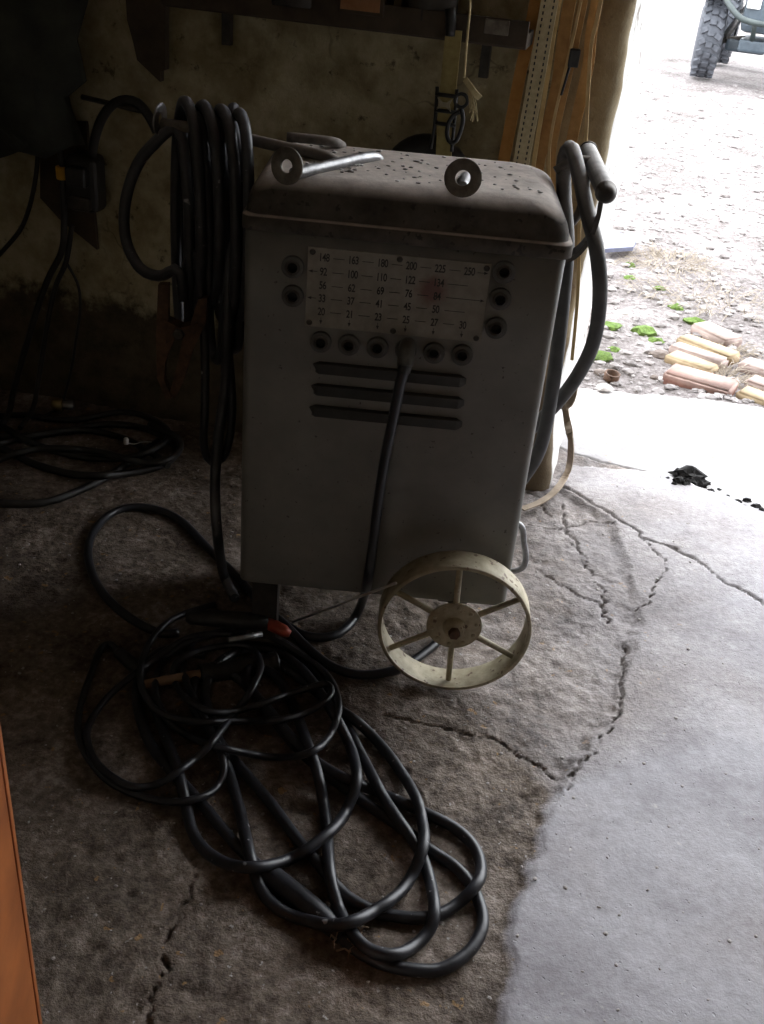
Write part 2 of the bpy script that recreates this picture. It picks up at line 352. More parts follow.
for pts, wd in (([(556, 484), (575, 492), (590, 500), (620, 520), (650, 540), (690, 556), (725, 580), (764, 605)], .007), ([(562, 500), (570, 530), (590, 560), (600, 585), (606, 612)], .004),
                ([(525, 520), (560, 526), (590, 518), (614, 522)], .004), ([(540, 565), (570, 588), (600, 600), (610, 620)], .003), ([(628, 640), (622, 690), (606, 735), (582, 762), (572, 790)], .004),
                ([(396, 750), (418, 785), (424, 830), (440, 860)], .004), ([(140, 1030), (150, 985), (172, 935), (186, 890), (192, 850)], .0032), ([(385, 712), (440, 722), (500, 738), (560, 775)], .004), ([(548, 440), (572, 449), (600, 457), (673, 475), (764, 509)], .009),
                ([(640, 610), (655, 590), (664, 560), (640, 535)], .003), ([(515, 480), (540, 495), (552, 512)], .004)):
    cr = np.maximum(cr, np.clip(1.25-polydist(XJ+jit*.5, YJ-jit2*.5, f2(pts))/(.75*wd*(.45+.6*fbm(X*11, Y*11, 3, 55))), 0, 1))
relief = .020*(fbm(X*9, Y*9, 6, 5)-.5) + .017*(fbm(X*38, Y*38, 4, 21)-.5)
pit = np.clip(fbm(X*33, Y*33, 3, 40)-.60, 0, 1)
Z = (1-sm)*(-.011 + relief*.55 - .02*pit) + sm*(.0012*(fbm(X*20, Y*20, 4, 8)-.5)*2) ; Z = Z*(1-ap) + ap*(-.012+.003*(fbm(X*20, Y*20, 4, 2)-.5)) - .008*cr
cut = 3.17 + .05*(fbm(X*9, X*0, 4, 77)-.5) - .02*(X-.6)
soft = .007+.42*np.clip((Y-1.35)/.35, 0, 1); smc = np.clip(np.where(screed, 1, -1)*de/soft*.5+.5+.35*(fbm(X*12, Y*12, 4, 61)-.47)*np.clip((Y-1.35)/.35, 0, 1), 0, 1)
colr = np.stack([smc, np.clip(cr, 0, 1)*.6, ap, np.ones_like(sm)], -1).reshape(-1, 4)
fl = grid_obj('floor', X, Y, Z, 'floor', keep=(Y < cut), colors=colr)
tag(fl, 'worn cracked concrete shed floor, rough brown on the left and smoother grey on the right', None, kind='structure')
def fz(x, y):
    i = int(round((x-xs[0])/.0046)); j = int(round((y-ys[0])/.0046))
    return float(Z[min(max(j, 0), Z.shape[0]-1), min(max(i, 0), Z.shape[1]-1)])
far = MB().box((.85, .0, -.08), (5.2, 6.2, .1)).build('floor_slab', 'floor', fl); far.location = Vector((.85, -.0, -.13))

# setting: walls (plan profile swept up), ceiling
def sweep_wall():
    d = Vector((1, WK, 0)).normalized(); A = Vector((-1.75, wall_y(-1.75), 0)); B = Vector((WX0, WY0, 0)); L = (B-A).length
    plan = []; nrm = []
    for t in np.arange(0, L-.045, .012): plan.append(A+d*t); nrm.append(Vector((-.196, -.98, 0)))
    rd = Vector((math.sin(math.radians(14.6)), math.cos(math.radians(14.6)), 0)); n2 = Vector((rd.y, -rd.x, 0)); c0 = A+d*(L-.02)
    for k in range(1, 5):
        a = k/5; p = (B-d*.04)*(1-a)**2 + (B*1.0)*2*a*(1-a) + (B+rd*.04)*a*a; plan.append(p); nrm.append((Vector((-.196, -.98, 0))*(1-a)+n2*a).normalized())
    for t in np.arange(.05, .46, .012): plan.append(B+rd*t); nrm.append(n2)
    q = B+rd*.46
    for t in np.arange(.02, 1.0, .06): plan.append(q-d*t*2.2); nrm.append(Vector((.196, .98, 0)))
    zs = np.arange(-.05, 2.75, .014); PX = np.array([p.x for p in plan]); PY = np.array([p.y for p in plan]); NX = np.array([n.x for n in nrm]); NY = np.array([n.y for n in nrm])
    U = np.arange(len(plan))*.012; UU, ZZ = np.meshgrid(U, zs)
    disp = .035*(fbm(UU*3.1, ZZ*3.1, 5, 12)-.5) + .012*(fbm(UU*14, ZZ*14, 4, 31)-.5)
    return grid_obj('wall_back', PX[None]+NX[None]*disp, PY[None]+NY[None]*disp, ZZ+0*PX[None], 'wall')
tag(sweep_wall(), 'old limewashed back wall with dark bare patches ending at the open doorway', None, kind='structure')
def struct(name, c, size, mat, label, rz=0):
    o = MB().box(c, size, Matrix.Rotation(rz, 3, 'Z')).build(name, mat); return tag(o, label, None, kind='structure')
struct('wall_left', (-1.72, .5, 1.3), (.12, 5.2, 2.8), 'rough_wall', 'limewashed left wall of the shed')
struct('wall_front', (.85, -2.6, 1.3), (5.3, .12, 2.8), 'rough_wall', 'limewashed wall behind the camera')
struct('wall_right', (3.2, -.15, 1.3), (.12, 5.0, 2.8), 'rough_wall', 'unseen right wall of the shed beside the doorway, added to limit daylight')  # out of view, added to cut the daylight flooding in from the right
struct('ceiling', (.7, .0, 2.72), (5.2, 5.6, .1), 'timber', 'boarded timber ceiling of the shed')

# setting: ground outside
gx = np.r_[np.arange(-.6, 3.6, .03), np.arange(3.6, 30, .6)]; gx = np.r_[np.arange(-30, -.6, .8), gx]; gy = np.r_[np.arange(2.9, 5.5, .03), np.arange(5.5, 13, .12), np.arange(13, 60, 1.5)]
GX, GY = np.meshgrid(gx, gy)
def gh(x, y): return -.03 + .05*(fbm(np.asarray(x)*1.7, np.asarray(y)*1.7, 5, 4)-.5) + .02*(fbm(np.asarray(x)*14., np.asarray(y)*14., 3, 14)-.5)
gr = grid_obj('ground', GX, GY, gh(GX, GY), 'ground')
tag(gr, 'pale gravelly yard outside the doorway', None, kind='structure')
def icos(bm_sub=1):
    bm = bmesh.new(); bmesh.ops.create_icosphere(bm, subdivisions=bm_sub, radius=1); bm.verts.ensure_lookup_table()
    v = np.array([x.co[:] for x in bm.verts]); f = [tuple(a.index for a in p.verts) for p in bm.faces]; bm.free(); return v, f
ICO1, ICO2, ICO3 = icos(1), icos(2), icos(3)
def stones(name, n, xr, yr, smin, smax, mat, label, cat, zfn, bias=1.6):
    v0, f0 = ICO1; V = []; F = []
    for k in range(n):
        t = random.random()**bias; y = yr[0]+(yr[1]-yr[0])*t; x = random.uniform(*xr)*(.55+.45*(y/yr[1]))
        s = random.uniform(smin, smax)*(random.random()**1.5+.4); R = Matrix.Rotation(random.random()*6.3, 3, 'Z')
        q = v0*(1+.25*(rng.random((len(v0), 1))-.5))*np.array([s, s*random.uniform(.5, 1), s*random.uniform(.25, .6)]); q = q @ np.array(R)
        q += np.array([x, y, float(zfn(x, y))+s*.15]); o = len(V)*len(v0); V.append(q); F += [tuple(i+o for i in f) for f in f0]
    mb = MB(); mb.v = [tuple(a) for a in np.vstack(V)]; mb.f = F; mb.sm = [False]*len(F)
    o = mb.build(name, mat); return tag(o, label, cat, kind='stuff')
stones('loose_gravel', 5200, (.3, 4.2), (3.2, 10.5), .009, .026, 'gravel', 'loose pale gravel strewn over the yard', 'gravel', gh)
stones('floor_grit', 700, (-1.0, .9), (.8, 2.6), .0014, .0038, 'stone', 'pale grit and crumbs scattered on the concrete floor', 'grit', fz, 1.0)

# ------------------------------------------------------------------ the welder
FY, BY, BX0, BX1, BZ0, LZ, TZ = 1.68, 2.005, -.266, .259, .15, .868, .932
def fp(x, y, off=0.0): return aty(x, y, FY-off)
def loft_rect(name, mat, sections, rad, parent, n=6):
    """rounded-rectangle sections (x0,x1,y0,y1,z[,radius]) lofted upward, closed at both ends"""
    mb = MB(); V = []
    for s in sections:
        x0, x1, y0, y1, z = s[:5]; r = s[5] if len(s) > 5 else rad; ring = []
        for cx, cy, a0 in ((x1-r, y1-r, 0), (x0+r, y1-r, 90), (x0+r, y0+r, 180), (x1-r, y0+r, 270)):
            for k in range(n+1): a = math.radians(a0+90*k/n); ring.append((cx+r*math.cos(a), cy+r*math.sin(a), z))
        V += ring
    m = 4*(n+1); S = len(sections)
    mb.add(V, [(i*m+k, i*m+(k+1) % m, (i+1)*m+(k+1) % m, (i+1)*m+k) for i in range(S-1) for k in range(m)], True)
    mb.f += [tuple(range(m))[::-1], tuple((S-1)*m+k for k in range(m))]; mb.sm += [False, False]
    return mb.build(name, mat, parent)
W = thing('arc_welder', 'grey oil-filled arc welding machine with grimy lid and numbered tap panel', 'welder', (0, 1.84, 0))
body = loft_rect('tank_body', 'body', [(BX0+.004, BX1-.004, FY+.004, BY-.004, BZ0), (BX0, BX1, FY, BY, BZ0+.004)] + [(BX0, BX1, FY, BY, z) for z in np.linspace(BZ0+.02, LZ-.01, 6)], .016, W)
lid_s = [(BX0-.004, BX1+.006, FY-.004, BY+.004, LZ-.02, .02), (BX0-.006, BX1+.008, FY-.007, BY+.006, LZ-.018, .02), (BX0-.006, BX1+.008, FY-.007, BY+.006, LZ+.001, .02), (BX0-.004, BX1+.006, FY-.004, BY+.004, LZ+.004, .02), (BX0+.0, BX1-.0, FY+.001, BY, LZ+.005, .022)]
for k in range(0, 9):
    a = math.radians(90*k/8); i = .05*(1-math.cos(a)); i2 = .062*(1-math.cos(a)); z = LZ+.008+(TZ-LZ-.008)*math.sin(a)
    lid_s.append((BX0+i*.8, BX1-i2, FY+.002+i, BY-i, z, .024+.5*i))
lid = loft_rect('lid', 'lid', lid_s, .03, W)
mb = MB()
for k in range(130):
    v0, f0 = ICO1; c_ = (random.uniform(BX0+.07, BX1-.05), random.uniform(FY+.055, BY-.06), TZ+.0012); r_ = random.uniform(.0012, .0042)*(1 if k % 9 else 1.5)
    mb.add([(c_[0]+a[0]*r_*1.3, c_[1]+a[1]*r_, c_[2]+a[2]*r_*.5) for a in v0], f0)
o = mb.build('lid_crumbs', simple('pale_crumbs', (.10, .09, .08), (.85, .82, .8), 60, .9), W); o['kind'] = 'stuff'
# panel plate with its rows of current figures
pc = [fp(*p, .0015) for p in ((309, 247), (490, 263), (483, 342), (304, 326))]
px0, px1 = (pc[0].x+pc[3].x)/2, (pc[1].x+pc[2].x)/2; pz1, pz0 = (pc[0].z+pc[1].z)/2, (pc[2].z+pc[3].z)/2
plate = MB().box(((px0+px1)/2, FY-.001, (pz0+pz1)/2), (px1-px0, .003, pz1-pz0)).build('rating_plate', 'plate', W, .0006, 1)
PY = FY-.0028
def pp(u, v): return Vector((px0+u*(px1-px0), PY, pz1-v*(pz1-pz0)))
TEXTS = []
def text(body_, u, v, size, parent):
    c = bpy.data.curves.new('figure', 'FONT'); c.body = body_; c.size = size; c.extrude = .0002; c.align_x = 'CENTER'; c.align_y = 'CENTER'; c.space_character = .92
    c.offset = .00028; o = bpy.data.objects.new('figure', c); COL.objects.link(o); o.data.materials.append(M['ink']); o.rotation_euler = (math.pi/2, 0, 0); o.scale = (.78, 1.12, 1)
    o.parent = parent; o.location = pp(u, v)-wloc(parent); TEXTS.append(o)
def dash(u0, u1, v, head=0, vert=0):
    mb = MB()
    a, b = pp(u0, v), pp(u1, v)
    if vert: a, b = pp(u0, v), pp(u0, v+vert)
    d = (b-a); mb.box((a+b)/2, (abs(d.x)+.0009, .0004, abs(d.z)+.0009))
    if head or vert:
        t = b if (head > 0 or vert) else a; s = Vector((head, 0, 0)) if head else Vector((0, 0, -1)); n = Vector((-s.z, 0, s.x))
        mb.add([t+s*.004, t-s*.003+n*.0026, t-s*.003-n*.0026], [(0, 1, 2)])
    mb.build('arrow' if (head or vert) else 'dash', 'ink', plate)
UC = [.09, .25, .41, .567, .725, .885]; VR = [.12, .295, .465, .63, .80]
ROWS = [['148', '163', '180', '200', '225', '250'], ['92', '100', '110', '122', '134', ''], ['56', '62', '69', '76', '84', ''], ['33', '37', '41', '45', '50', ''], ['20', '21', '23', '25', '27', '30']]
for r, row in enumerate(ROWS):
    for c, t in enumerate(row):
        if t: text(t, UC[c], VR[r], .0165, plate)
    for c in range(5): dash(UC[c]+.05, UC[c+1]-(.05 if row[c+1] else .0), VR[r])
dash(.02, .055, VR[1], -1); dash(.02, .055, VR[3], -1); dash(.93, .975, VR[0], 1); dash(.885, .975, VR[2], 1)
for c in range(6): dash(UC[c], UC[c], .875, 0, .055)
for u, v in ((.025, .06), (.5, .05), (.975, .06), (.025, .95), (.5, .96), (.97, .95)):
    MB().lathe(pp(u, v)+Vector((0, .001, 0)), (0, -1, 0), [(0, .0052), (.0015, .005), (.003, .003)], 12).build('rivet', 'dark_metal', plate)
dg = bpy.context.evaluated_depsgraph_get(); dg.update()
for o in TEXTS:
    me = bpy.data.meshes.new_from_object(o.evaluated_get(dg)); n_ = bpy.data.objects.new('figure', me); COL.objects.link(n_)
    n_.parent = o.parent; n_.location = o.location; n_.rotation_euler = o.rotation_euler; n_.scale = o.scale
    bpy.data.objects.remove(o)
# tap sockets
for x, y in ((293, 266), (293, 295), (504, 271), (500, 298), (496, 327), (321, 341), (349, 344), (377.5, 346.5), (406, 349), (434, 352), (462, 354)):
    p = fp(x, y); s = MB().ring(p+Vector((0, -.004, 0)), (0, 1, 0), .0095, .0185, .010, 24).build('tap_socket', 'socket', W, .0018, 2, anchor='mid')
    MB().ring(p+Vector((0, -.0055, 0)), (0, 1, 0), .0085, .0125, .012, 20).build('inner_ring', 'dark_metal', s, anchor='mid'); MB().lathe(p+Vector((0, -.0005, 0)), (0, -1, 0), [(0, .0095), (.001, .0095)], 16).build('bore', 'hole', s)
# three pressed louvres
for (xl, yl, xr, yr) in ((319, 369, 460, 380), (317, 390.5, 458, 402), (315, 412, 456, 423)):
    a, b = fp(xl, yl), fp(xr, yr); z = (a.z+b.z)/2; h = .0125; mb = MB()
    prof = [(h, 0.002), (h*.92, -.008), (h*.82, -.0095), (-h*.9, -.001), (-h, .002)]
    L = [Vector((a.x, FY+q, z+zz)) for zz, q in prof]; R = [Vector((b.x, FY+q, z+zz)) for zz, q in prof]; L2 = [Vector((a.x-.012, FY+.001, z+zz*.5)) for zz, q in prof]; R2 = [Vector((b.x+.012, FY+.001, z+zz*.5)) for zz, q in prof]
    n = len(prof); mb.add(L2+L+R+R2, [(i*n+k, i*n+k+1, i*n+n+k+1, i*n+n+k) for i in range(3) for k in range(n-1)], False)
    mb.build('louvre', 'louvre', W, anchor='mid')
# cable hooks: bent rods with a washer at the end
def hook(pts, wr, name='cable_hook', rmat='steel', waxis=None, washer=True):
    P = spline(pts, .01); h = MB().tube(P, .0098, 12).build(name, rmat, W)
    if washer:
        ax = Vector(waxis) if waxis else Vector(pts[-1])-Vector(pts[-2]); MB().ring(pts[-1], ax, .0105, wr, .004, 28).build('washer', 'washer', h, .0008, 1, anchor='mid')
e1 = aty(287, 166, 1.69); s1 = atz(372, 158, TZ+.004)
hook([s1+Vector((.014, .03, -.014)), s1+Vector((0, 0, .002)), s1.lerp(e1, .5)+Vector((.004, 0, -.004)), e1+(s1-e1)*.03+Vector((.006, 0, -.012))], .0285, waxis=(-.42, -.9, .1), washer=False)
MB().ring(e1, (-.42, -.9, .12), .0105, .029, .004, 30).build('hook_washer', 'washer', W, .0008, 1, anchor='mid')
e2 = aty(463, 178, 1.645); s2 = Vector((.085, 1.80, TZ-.004))
hook([s2+Vector((0, .02, -.012)), s2+Vector((0, -.01, .008)), e2+Vector((.003, .05, -.018)), e2+Vector((0.001, .004, -.016))], .029, waxis=(-.05, -1, .2), washer=False)
MB().ring(e2, (-.03, -1, .22), .0115, .029, .004, 30).build('hook_washer', 'washer', W, .0008, 1, anchor='mid')
e3 = aty(160, 119, 1.93); s3 = atz(326, 157, TZ+.006)
hook([s3+Vector((.02, 0, -.012)), s3, s3.lerp(e3, .3), s3.lerp(e3, .7), e3+Vector((.004, 0, -.008))], .028, rmat='dusty_steel', washer=False)
MB().ring(e3, (-1, .18, .05), .0105, .028, .004, 30).build('hook_washer', 'steel', W, .0008, 1, anchor='mid')
MB().tube(spline([atz(342, 146, TZ), atz(334, 142, TZ+.012), atz(310, 139, TZ+.014), atz(287, 137, TZ+.014)], .01), .0085, 12).build('cable_hook', 'dusty_steel', W)
# right-hand pulling handle
g0, g1 = atz(606, 192, .945), atz(588, 151, .945)
g = g0
MB().ribbon(spline([Vector((BX1-.006, g.y+.10, .80)), Vector((BX1+.03, g.y+.10, .806)), Vector((g.x-.004, g.y+.085, .835)), Vector((g.x+.004, g.y+.055, .885)), Vector((g.x, g.y+.03, .94))], .01), (.2, 1, .3), .03, .008).build('handle_frame', 'dark_metal', W)
g = g1
MB().tube(spline([Vector((BX1-.006, g.y-.06, .80)), Vector((BX1+.03, g.y-.05, .806)), Vector((g.x-.004, g.y-.04, .835)), Vector((g.x+.002, g.y-.03, .885)), Vector((g.x, g.y-.03, .94))], .01), .008, 10).build('handle_frame', 'dark_metal', W)
ax = (g0-g1).normalized()
MB().tube([g1, g0], .0165, 18).build('handle_grip', 'cable_dusty', W, .002, 2)
MB().lathe(g0-ax*.004, ax, [(0, .0178), (.004, .0182), (.008, .016), (.018, .0155), (.026, .012), (.03, .006)], 20).build('grip_cap', 'dark_metal', W)
MB().lathe(g1+ax*.004, -ax, [(0, .0178), (.004, .0182), (.008, .016)], 20).build('grip_cap', 'dark_metal', W)
MB().tube(spline([Vector((BX1-.01, 1.93, .93)), Vector((BX1+.02, 1.935, .95)), Vector((BX1+.06, 1.94, .952))], .01), .008, 10).build('cable_hook', 'dusty_steel', W)
# tie-down loop at the lower right
q = lambda x, y: aty(x, y, 1.76)
MB().tube(spline([q(505, 520), q(521, 526), q(524, 542), q(526, 557), q(523, 567), q(514, 571), q(500, 569)], .006), .0062, 10).build('tie_loop', 'steel', W)
# wheels, axle, feet
def wheel(y0, yin, parent):
    wh = bpy.data.objects.new('wheel', None); COL.objects.link(wh); wh.parent = parent; wh.location = Vector((.158, (y0+yin)/2, .146))-wloc(parent)
    c = Vector((.158, (y0+yin)/2, .143)); wd = abs(yin-y0); R = .146
    n = 64; prof = [(-wd/2, R-.007), (-wd/2, R-.001), (-wd/2+.002, R), (wd/2-.002, R), (wd/2, R-.001), (wd/2, R-.007), (-wd/2, R-.007)]
    MB().lathe(c, (0, 1, 0), prof, n, False).build('rim', 'cream', wh, anchor='mid')
    hc = c+Vector((0, -wd*.1, 0))
    for k in range(6):
        a = math.radians(92+60*k); d = Vector((math.cos(a), 0, math.sin(a)))
        MB().tube([hc+d*.02, hc+d*.05, hc+d*.137], [.0062, .0062, .0056], 10).build('spoke', 'cream', wh, anchor='mid')
    hp = MB().lathe(hc+Vector((0, -.004, 0)), (0, -1, 0), [(0, .053), (.003, .053), (.004, .052), (.0045, .03)], 40).build('hub_plate', 'cream', wh, anchor='mid')
    for k in range(10):
        a = 2*math.pi*k/10+.2; MB().lathe(hc+Vector((math.cos(a)*.043, -.008, math.sin(a)*.043)), (0, -1, 0), [(0, .0048), (.0015, .0045), (.003, .0025)], 10).build('rivet', 'cream', hp, anchor='mid')
    MB().lathe(hc+Vector((0, .03, 0)), (0, -1, 0), [(0, .021), (.045, .021), (.048, .018), (.056, .0165)], 24).build('hub_boss', 'cream', wh, anchor='mid')
    MB().lathe(hc+Vector((0, -.01, 0)), (0, -1, 0), [(0, .0115), (.026, .0115), (.028, .0095)], 6).build('axle_nut', 'rust', wh, anchor='mid')
wheel(1.598, 1.655, W); wheel(2.085, 2.03, W)
MB().tube([(.158, 1.62, .143), (.158, 2.07, .143)], .011, 12).build('axle', 'dark_metal', W)
for y in (1.72, 1.96): MB().box((.158, y, .142), (.06, .012, .035)).build('axle_bracket', 'dark_metal', W, .002, 1)
for y in (1.71, 1.975): MB().box((BX0+.05, y, .078), (.05, .04, .16)).box((BX0+.05, y, .002), (.075, .06, .012)).build('foot', 'dark_metal', W)

# ------------------------------------------------------------------ cables
PLACED = np.zeros((0, 4))
def lay(pts, r, step=3.0, zmax=.085, gap=16, lift=None):
    """rest a cable traced on the floor: heights come from what it crosses; returns world points"""
    global PLACED
    S = spline(pts, step); N = len(S); zz = np.full(N, r)
    for it in range(3):
        P = np.array([tuple(atz(S[i, 0], S[i, 1], zz[i])) for i in range(N)])
        new = np.zeros(N); own = np.zeros((0, 4))
        for i in range(N):
            b = fz(P[i, 0], P[i, 1])+r
            if i >= gap:
                o = np.column_stack([P[:i-gap+1, :2], new[:i-gap+1], np.full(i-gap+1, r)]); allp = np.vstack([PLACED, o])
            else: allp = PLACED
            if len(allp):
                d2 = (allp[:, 0]-P[i, 0])**2+(allp[:, 1]-P[i, 1])**2; rr = (allp[:, 3]+r)*.97; k = d2 < rr*rr
                if k.any(): b = max(b, min(zmax, float((allp[k, 2]+np.sqrt(rr[k]**2-d2[k])).max())))
            new[i] = b
        w = 6; m = new.copy()
        for s in range(-w, w+1):
            sh = np.roll(new, s)
            if s > 0: sh[:s] = new[:s]
            elif s < 0: sh[s:] = new[s:]
            m = np.maximum(m, sh-.0006*s*s)
        ker = np.hanning(11)[1:-1]; ker /= ker.sum(); zz = np.convolve(np.pad(m, 4, 'edge'), ker, 'valid')
    P = np.array([tuple(atz(S[i, 0], S[i, 1], zz[i])) for i in range(N)])
    PLACED = np.vstack([PLACED, np.column_stack([P, np.full(N, r)])])
    return [Vector(p) for p in P]
def smooth3(P, k=2):
    A = np.array([tuple(p) for p in P])
    for _ in range(k): A[1:-1] = (A[:-2]+2*A[1:-1]+A[2:])/4
    return [Vector(a) for a in A]
# dark coils on the floor by the wall
def bgcable(pts, r, label, mat='cable_dark'):
    P = smooth3(lay(pts, r, 3)); o = MB().tube(P, r, 8).build('cable', mat); return tag(o, label, 'cable', 'dark cables heaped by the back wall')
bgcable([(-40, 478), (-10, 500), (20, 504), (50, 501), (80, 490), (105, 478), (135, 458), (160, 440)], .010, 'black cable nearest the viewer in the heap by the back wall, curving along the floor')
bgcable([(-30, 436), (30, 436), (70, 430), (110, 424), (150, 430), (176, 448), (166, 463), (130, 473), (80, 475), (35, 464), (5, 450), (-30, 442)], .010, 'black cable coiled in the widest flat loop of the heap by the back wall')
bgcable([(-20, 448), (30, 436), (80, 430), (120, 437), (150, 452), (168, 466)], .009, 'black cable crossing the middle of the heap under the white connector')
bgcable([(-30, 420), (20, 415), (70, 420), (120, 412), (150, 418), (170, 436), (140, 455), (90, 458), (40, 446), (0, 425)], .009, 'black cable loop at the back of the heap beside the brass fitting')
bgcable([(-20, 470), (10, 455), (50, 448), (100, 452), (140, 462), (172, 458), (180, 440), (150, 424)], .009, 'black cable at the left of the heap curling round towards the machine')
p = atz(60, 405, .03); bf = thing('brass_fitting', 'small brass hose fitting lying in the dark cable heap', 'fitting', (p.x, p.y, p.z-.02))
MB().lathe(p+Vector((-.022, 0, 0)), (1, .1, 0), [(0, .016), (.004, .019), (.026, .019), (.03, .015)], 6).build('hex_body', 'brass', bf, anchor='mid')
MB().lathe(p+Vector((.008, .002, 0)), (1, .1, 0), [(0, .011), (.012, .011), (.018, .013), (.026, .013), (.03, .009)], 16).build('spigot', 'steel', bf, anchor='mid')
p = atz(126, 444, .03); wc = thing('wire_connector', 'tiny white connector with a thin white wire on the cable heap', 'connector', (p.x, p.y, p.z))
MB().lathe(p, (.05, .1, 1), [(0, .006), (.003, .0068), (.014, .0068), (.018, .004)], 14).build('cap', 'white', wc); MB().tube(spline([p+Vector((0, 0, .004)), atz(134, 444, .026), atz(142, 442, .027), atz(152, 442, .028)], .006), .0011, 6).build('wire', 'white', wc)

# the thick leads on the floor in front of the machine
L4 = [(205, 655), (165, 650), (142, 672), (137, 701), (148, 739), (165, 764), (186, 787), (207, 810), (230, 838), (254, 862), (273, 878), (301, 900), (325, 920), (350, 945), (372, 959), (391, 966), (414, 970), (438, 970), (459, 960), (475, 944), (483, 922), (478, 899), (468, 880), (452, 864), (426, 847), (408, 832), (370, 806), (345, 788), (320, 769), (290, 740), (262, 705), (238, 678)]
L3 = [(205, 668), (192, 690), (198, 716), (217, 739), (231, 757), (269, 801), (298, 840), (320, 866), (344, 894), (367, 908), (384, 914), (414, 918), (438, 915), (461, 901), (478, 882), (481, 866), (473, 845), (452, 826), (421, 811), (390, 797), (365, 787), (340, 776), (318, 763), (295, 742), (270, 712), (248, 685)]
L1 = [(250, 668), (275, 675), (293, 705), (306, 740), (318, 775), (326, 820), (329, 866), (334, 894), (346, 924), (367, 948), (393, 955), (414, 946), (431, 927), (434, 901), (424, 861), (410, 836), (384, 798), (355, 742), (335, 702), (310, 664), (278, 640), (250, 626)]
LB = [(277, 663), (292, 672), (317, 692), (340, 710), (360, 724), (385, 750), (405, 778), (417, 800), (422, 820), (424, 842), (414, 871), (398, 894), (367, 915), (339, 925), (310, 921), (282, 911), (264, 894), (254, 870), (246, 838), (238, 803), (224, 757), (212, 722), (205, 690), (222, 660), (260, 648), (296, 664), (325, 700), (345, 735), (355, 762), (356, 785), (342, 818), (320, 840), (292, 858), (259, 867), (231, 865), (207, 852), (193, 833), (186, 805), (178, 770), (165, 735), (152, 700)]
rA = .0098
PA = smooth3(lay(L4+L3+L1, rA)); LA = thing('welding_cable', 'thick black welding cable in the lowest floor loops, with a fat taped joint', 'cable', (PA[0].x, PA[0].y, 0))
MB().tube(PA, rA, 10).build('cord', 'cable', LA)
def near(P, x, y): 
    return min(range(len(P)), key=lambda i: (sum((a-b)**2 for a, b in zip(proj(P[i]), (x, y)))))
def proj(p):
    v = Vector(p)-CP; z = v.dot(fw); return (382+FPX*v.dot(IX)/z, 512+FPX*v.dot(IY)/z)
i0, i1 = near(PA[:400], 262, 868), near(PA[:400], 345, 940)
seg = PA[i0:i1]; n = len(seg); MB().tube(seg, [rA*(1.15 if k in (0, n-1) else 1.9 if k < n*.62 else 1.9-.7*(k-n*.62)/(n*.38)) for k in range(n)], 14).build('joint_sleeve', 'cable', LA)
mb = MB(); c = seg[-1]
for k in range(26):
    d = Vector((random.uniform(-1, 1), random.uniform(-1, 1), random.uniform(-.1, .7))).normalized(); s = c+Vector((random.uniform(-.012, .03), random.uniform(-.025, .012), random.uniform(.0, .01))); mb.tube([s, s+d*.012, s+d*.02+Vector((.004, -.006, -.004))], [.0018, .0014, .0006], 5)
mb.build('frayed_binding', 'tan', LA)
PB = smooth3(lay(LB, rA)); EH = thing('electrode_holder', 'welding lead with ribbed black grip and tan nozzle lying across the floor heap', 'electrode holder', (PB[0].x, PB[0].y, 0))
MB().tube(PB, rA, 10).build('cord', 'cable', EH)
def along(a, b, prof, name, mat, parent, n=18): 
    d = Vector(b)-Vector(a); L = d.length; return MB().lathe(a, d, [(t*L, r) for t, r in prof], n).build(name, mat, parent)
h0 = PB[0]; h1 = atz(200, 674, h0.z+.008); prof = []
for k in range(40):
    t = k/39; prof.append((t, (.0185 if t > .12 else .0225)+(.0022 if k % 2 else 0)))
along(h0, h1, prof, 'ribbed_grip', 'rubber_black', EH); along(h1-(h1-h0)*.02, atz(137, 686, h0.z+.002), [(0, .0095), (.5, .0095), (.97, .0088), (1, .006)], 'nozzle', 'tan', EH)

# power lead from the plugged-in tap down to the floor and round behind the heap
pl = fp(406, 349)
LD = thing('plug_lead', 'black lead plugged into the tap panel, hanging down the grey front to the floor', 'cable', (pl.x, FY-.05, 0))
rP = .0095; d0 = fp(407, 350, .035); d1 = fp(405, 366, .046)
MB().tube(spline([pl+Vector((0, -.004, 0)), fp(408, 345, .02), d0, d1], .004), .0138, 16).build('plug', 'socket', LD)
hang = [d0, d1, fp(400, 385, .046), fp(392, 425, .04), fp(384, 465, .035), fp(378, 505, .032), fp(373, 545, .035), fp(368, 580, .045)]
fl_pts = lay([(362, 605), (350, 624), (332, 636), (308, 636), (285, 624), (262, 604), (235, 575), (205, 545), (180, 520), (150, 508), (118, 510), (96, 528), (88, 552), (96, 582), (115, 606), (140, 624), (165, 634), (190, 630)], rP)
P = [Vector(a) for a in spline([tuple(a) for a in hang]+[tuple(fl_pts[0].lerp(hang[-1], .35))]+[tuple(a) for a in fl_pts[4::5]], .012)]
MB().tube(P, rP, 10).build('cord', 'cable_thin', LD)
MB().tube(spline([d0.lerp(d1, .55), d1, hang[2].lerp(d1, .75)], .004), .0118, 14).build('strain_relief', 'rubber_black', LD)

# a cable slipping under the machine past the wheel
o = MB().tube(smooth3(lay([(255, 600), (285, 625), (310, 650), (335, 668), (365, 675), (400, 668), (428, 650), (450, 630)], .0095)), .0095, 10).build('cable', 'cable_thin'); tag(o, 'black cable running from the floor heap under the machine behind the spoked wheel', 'cable')

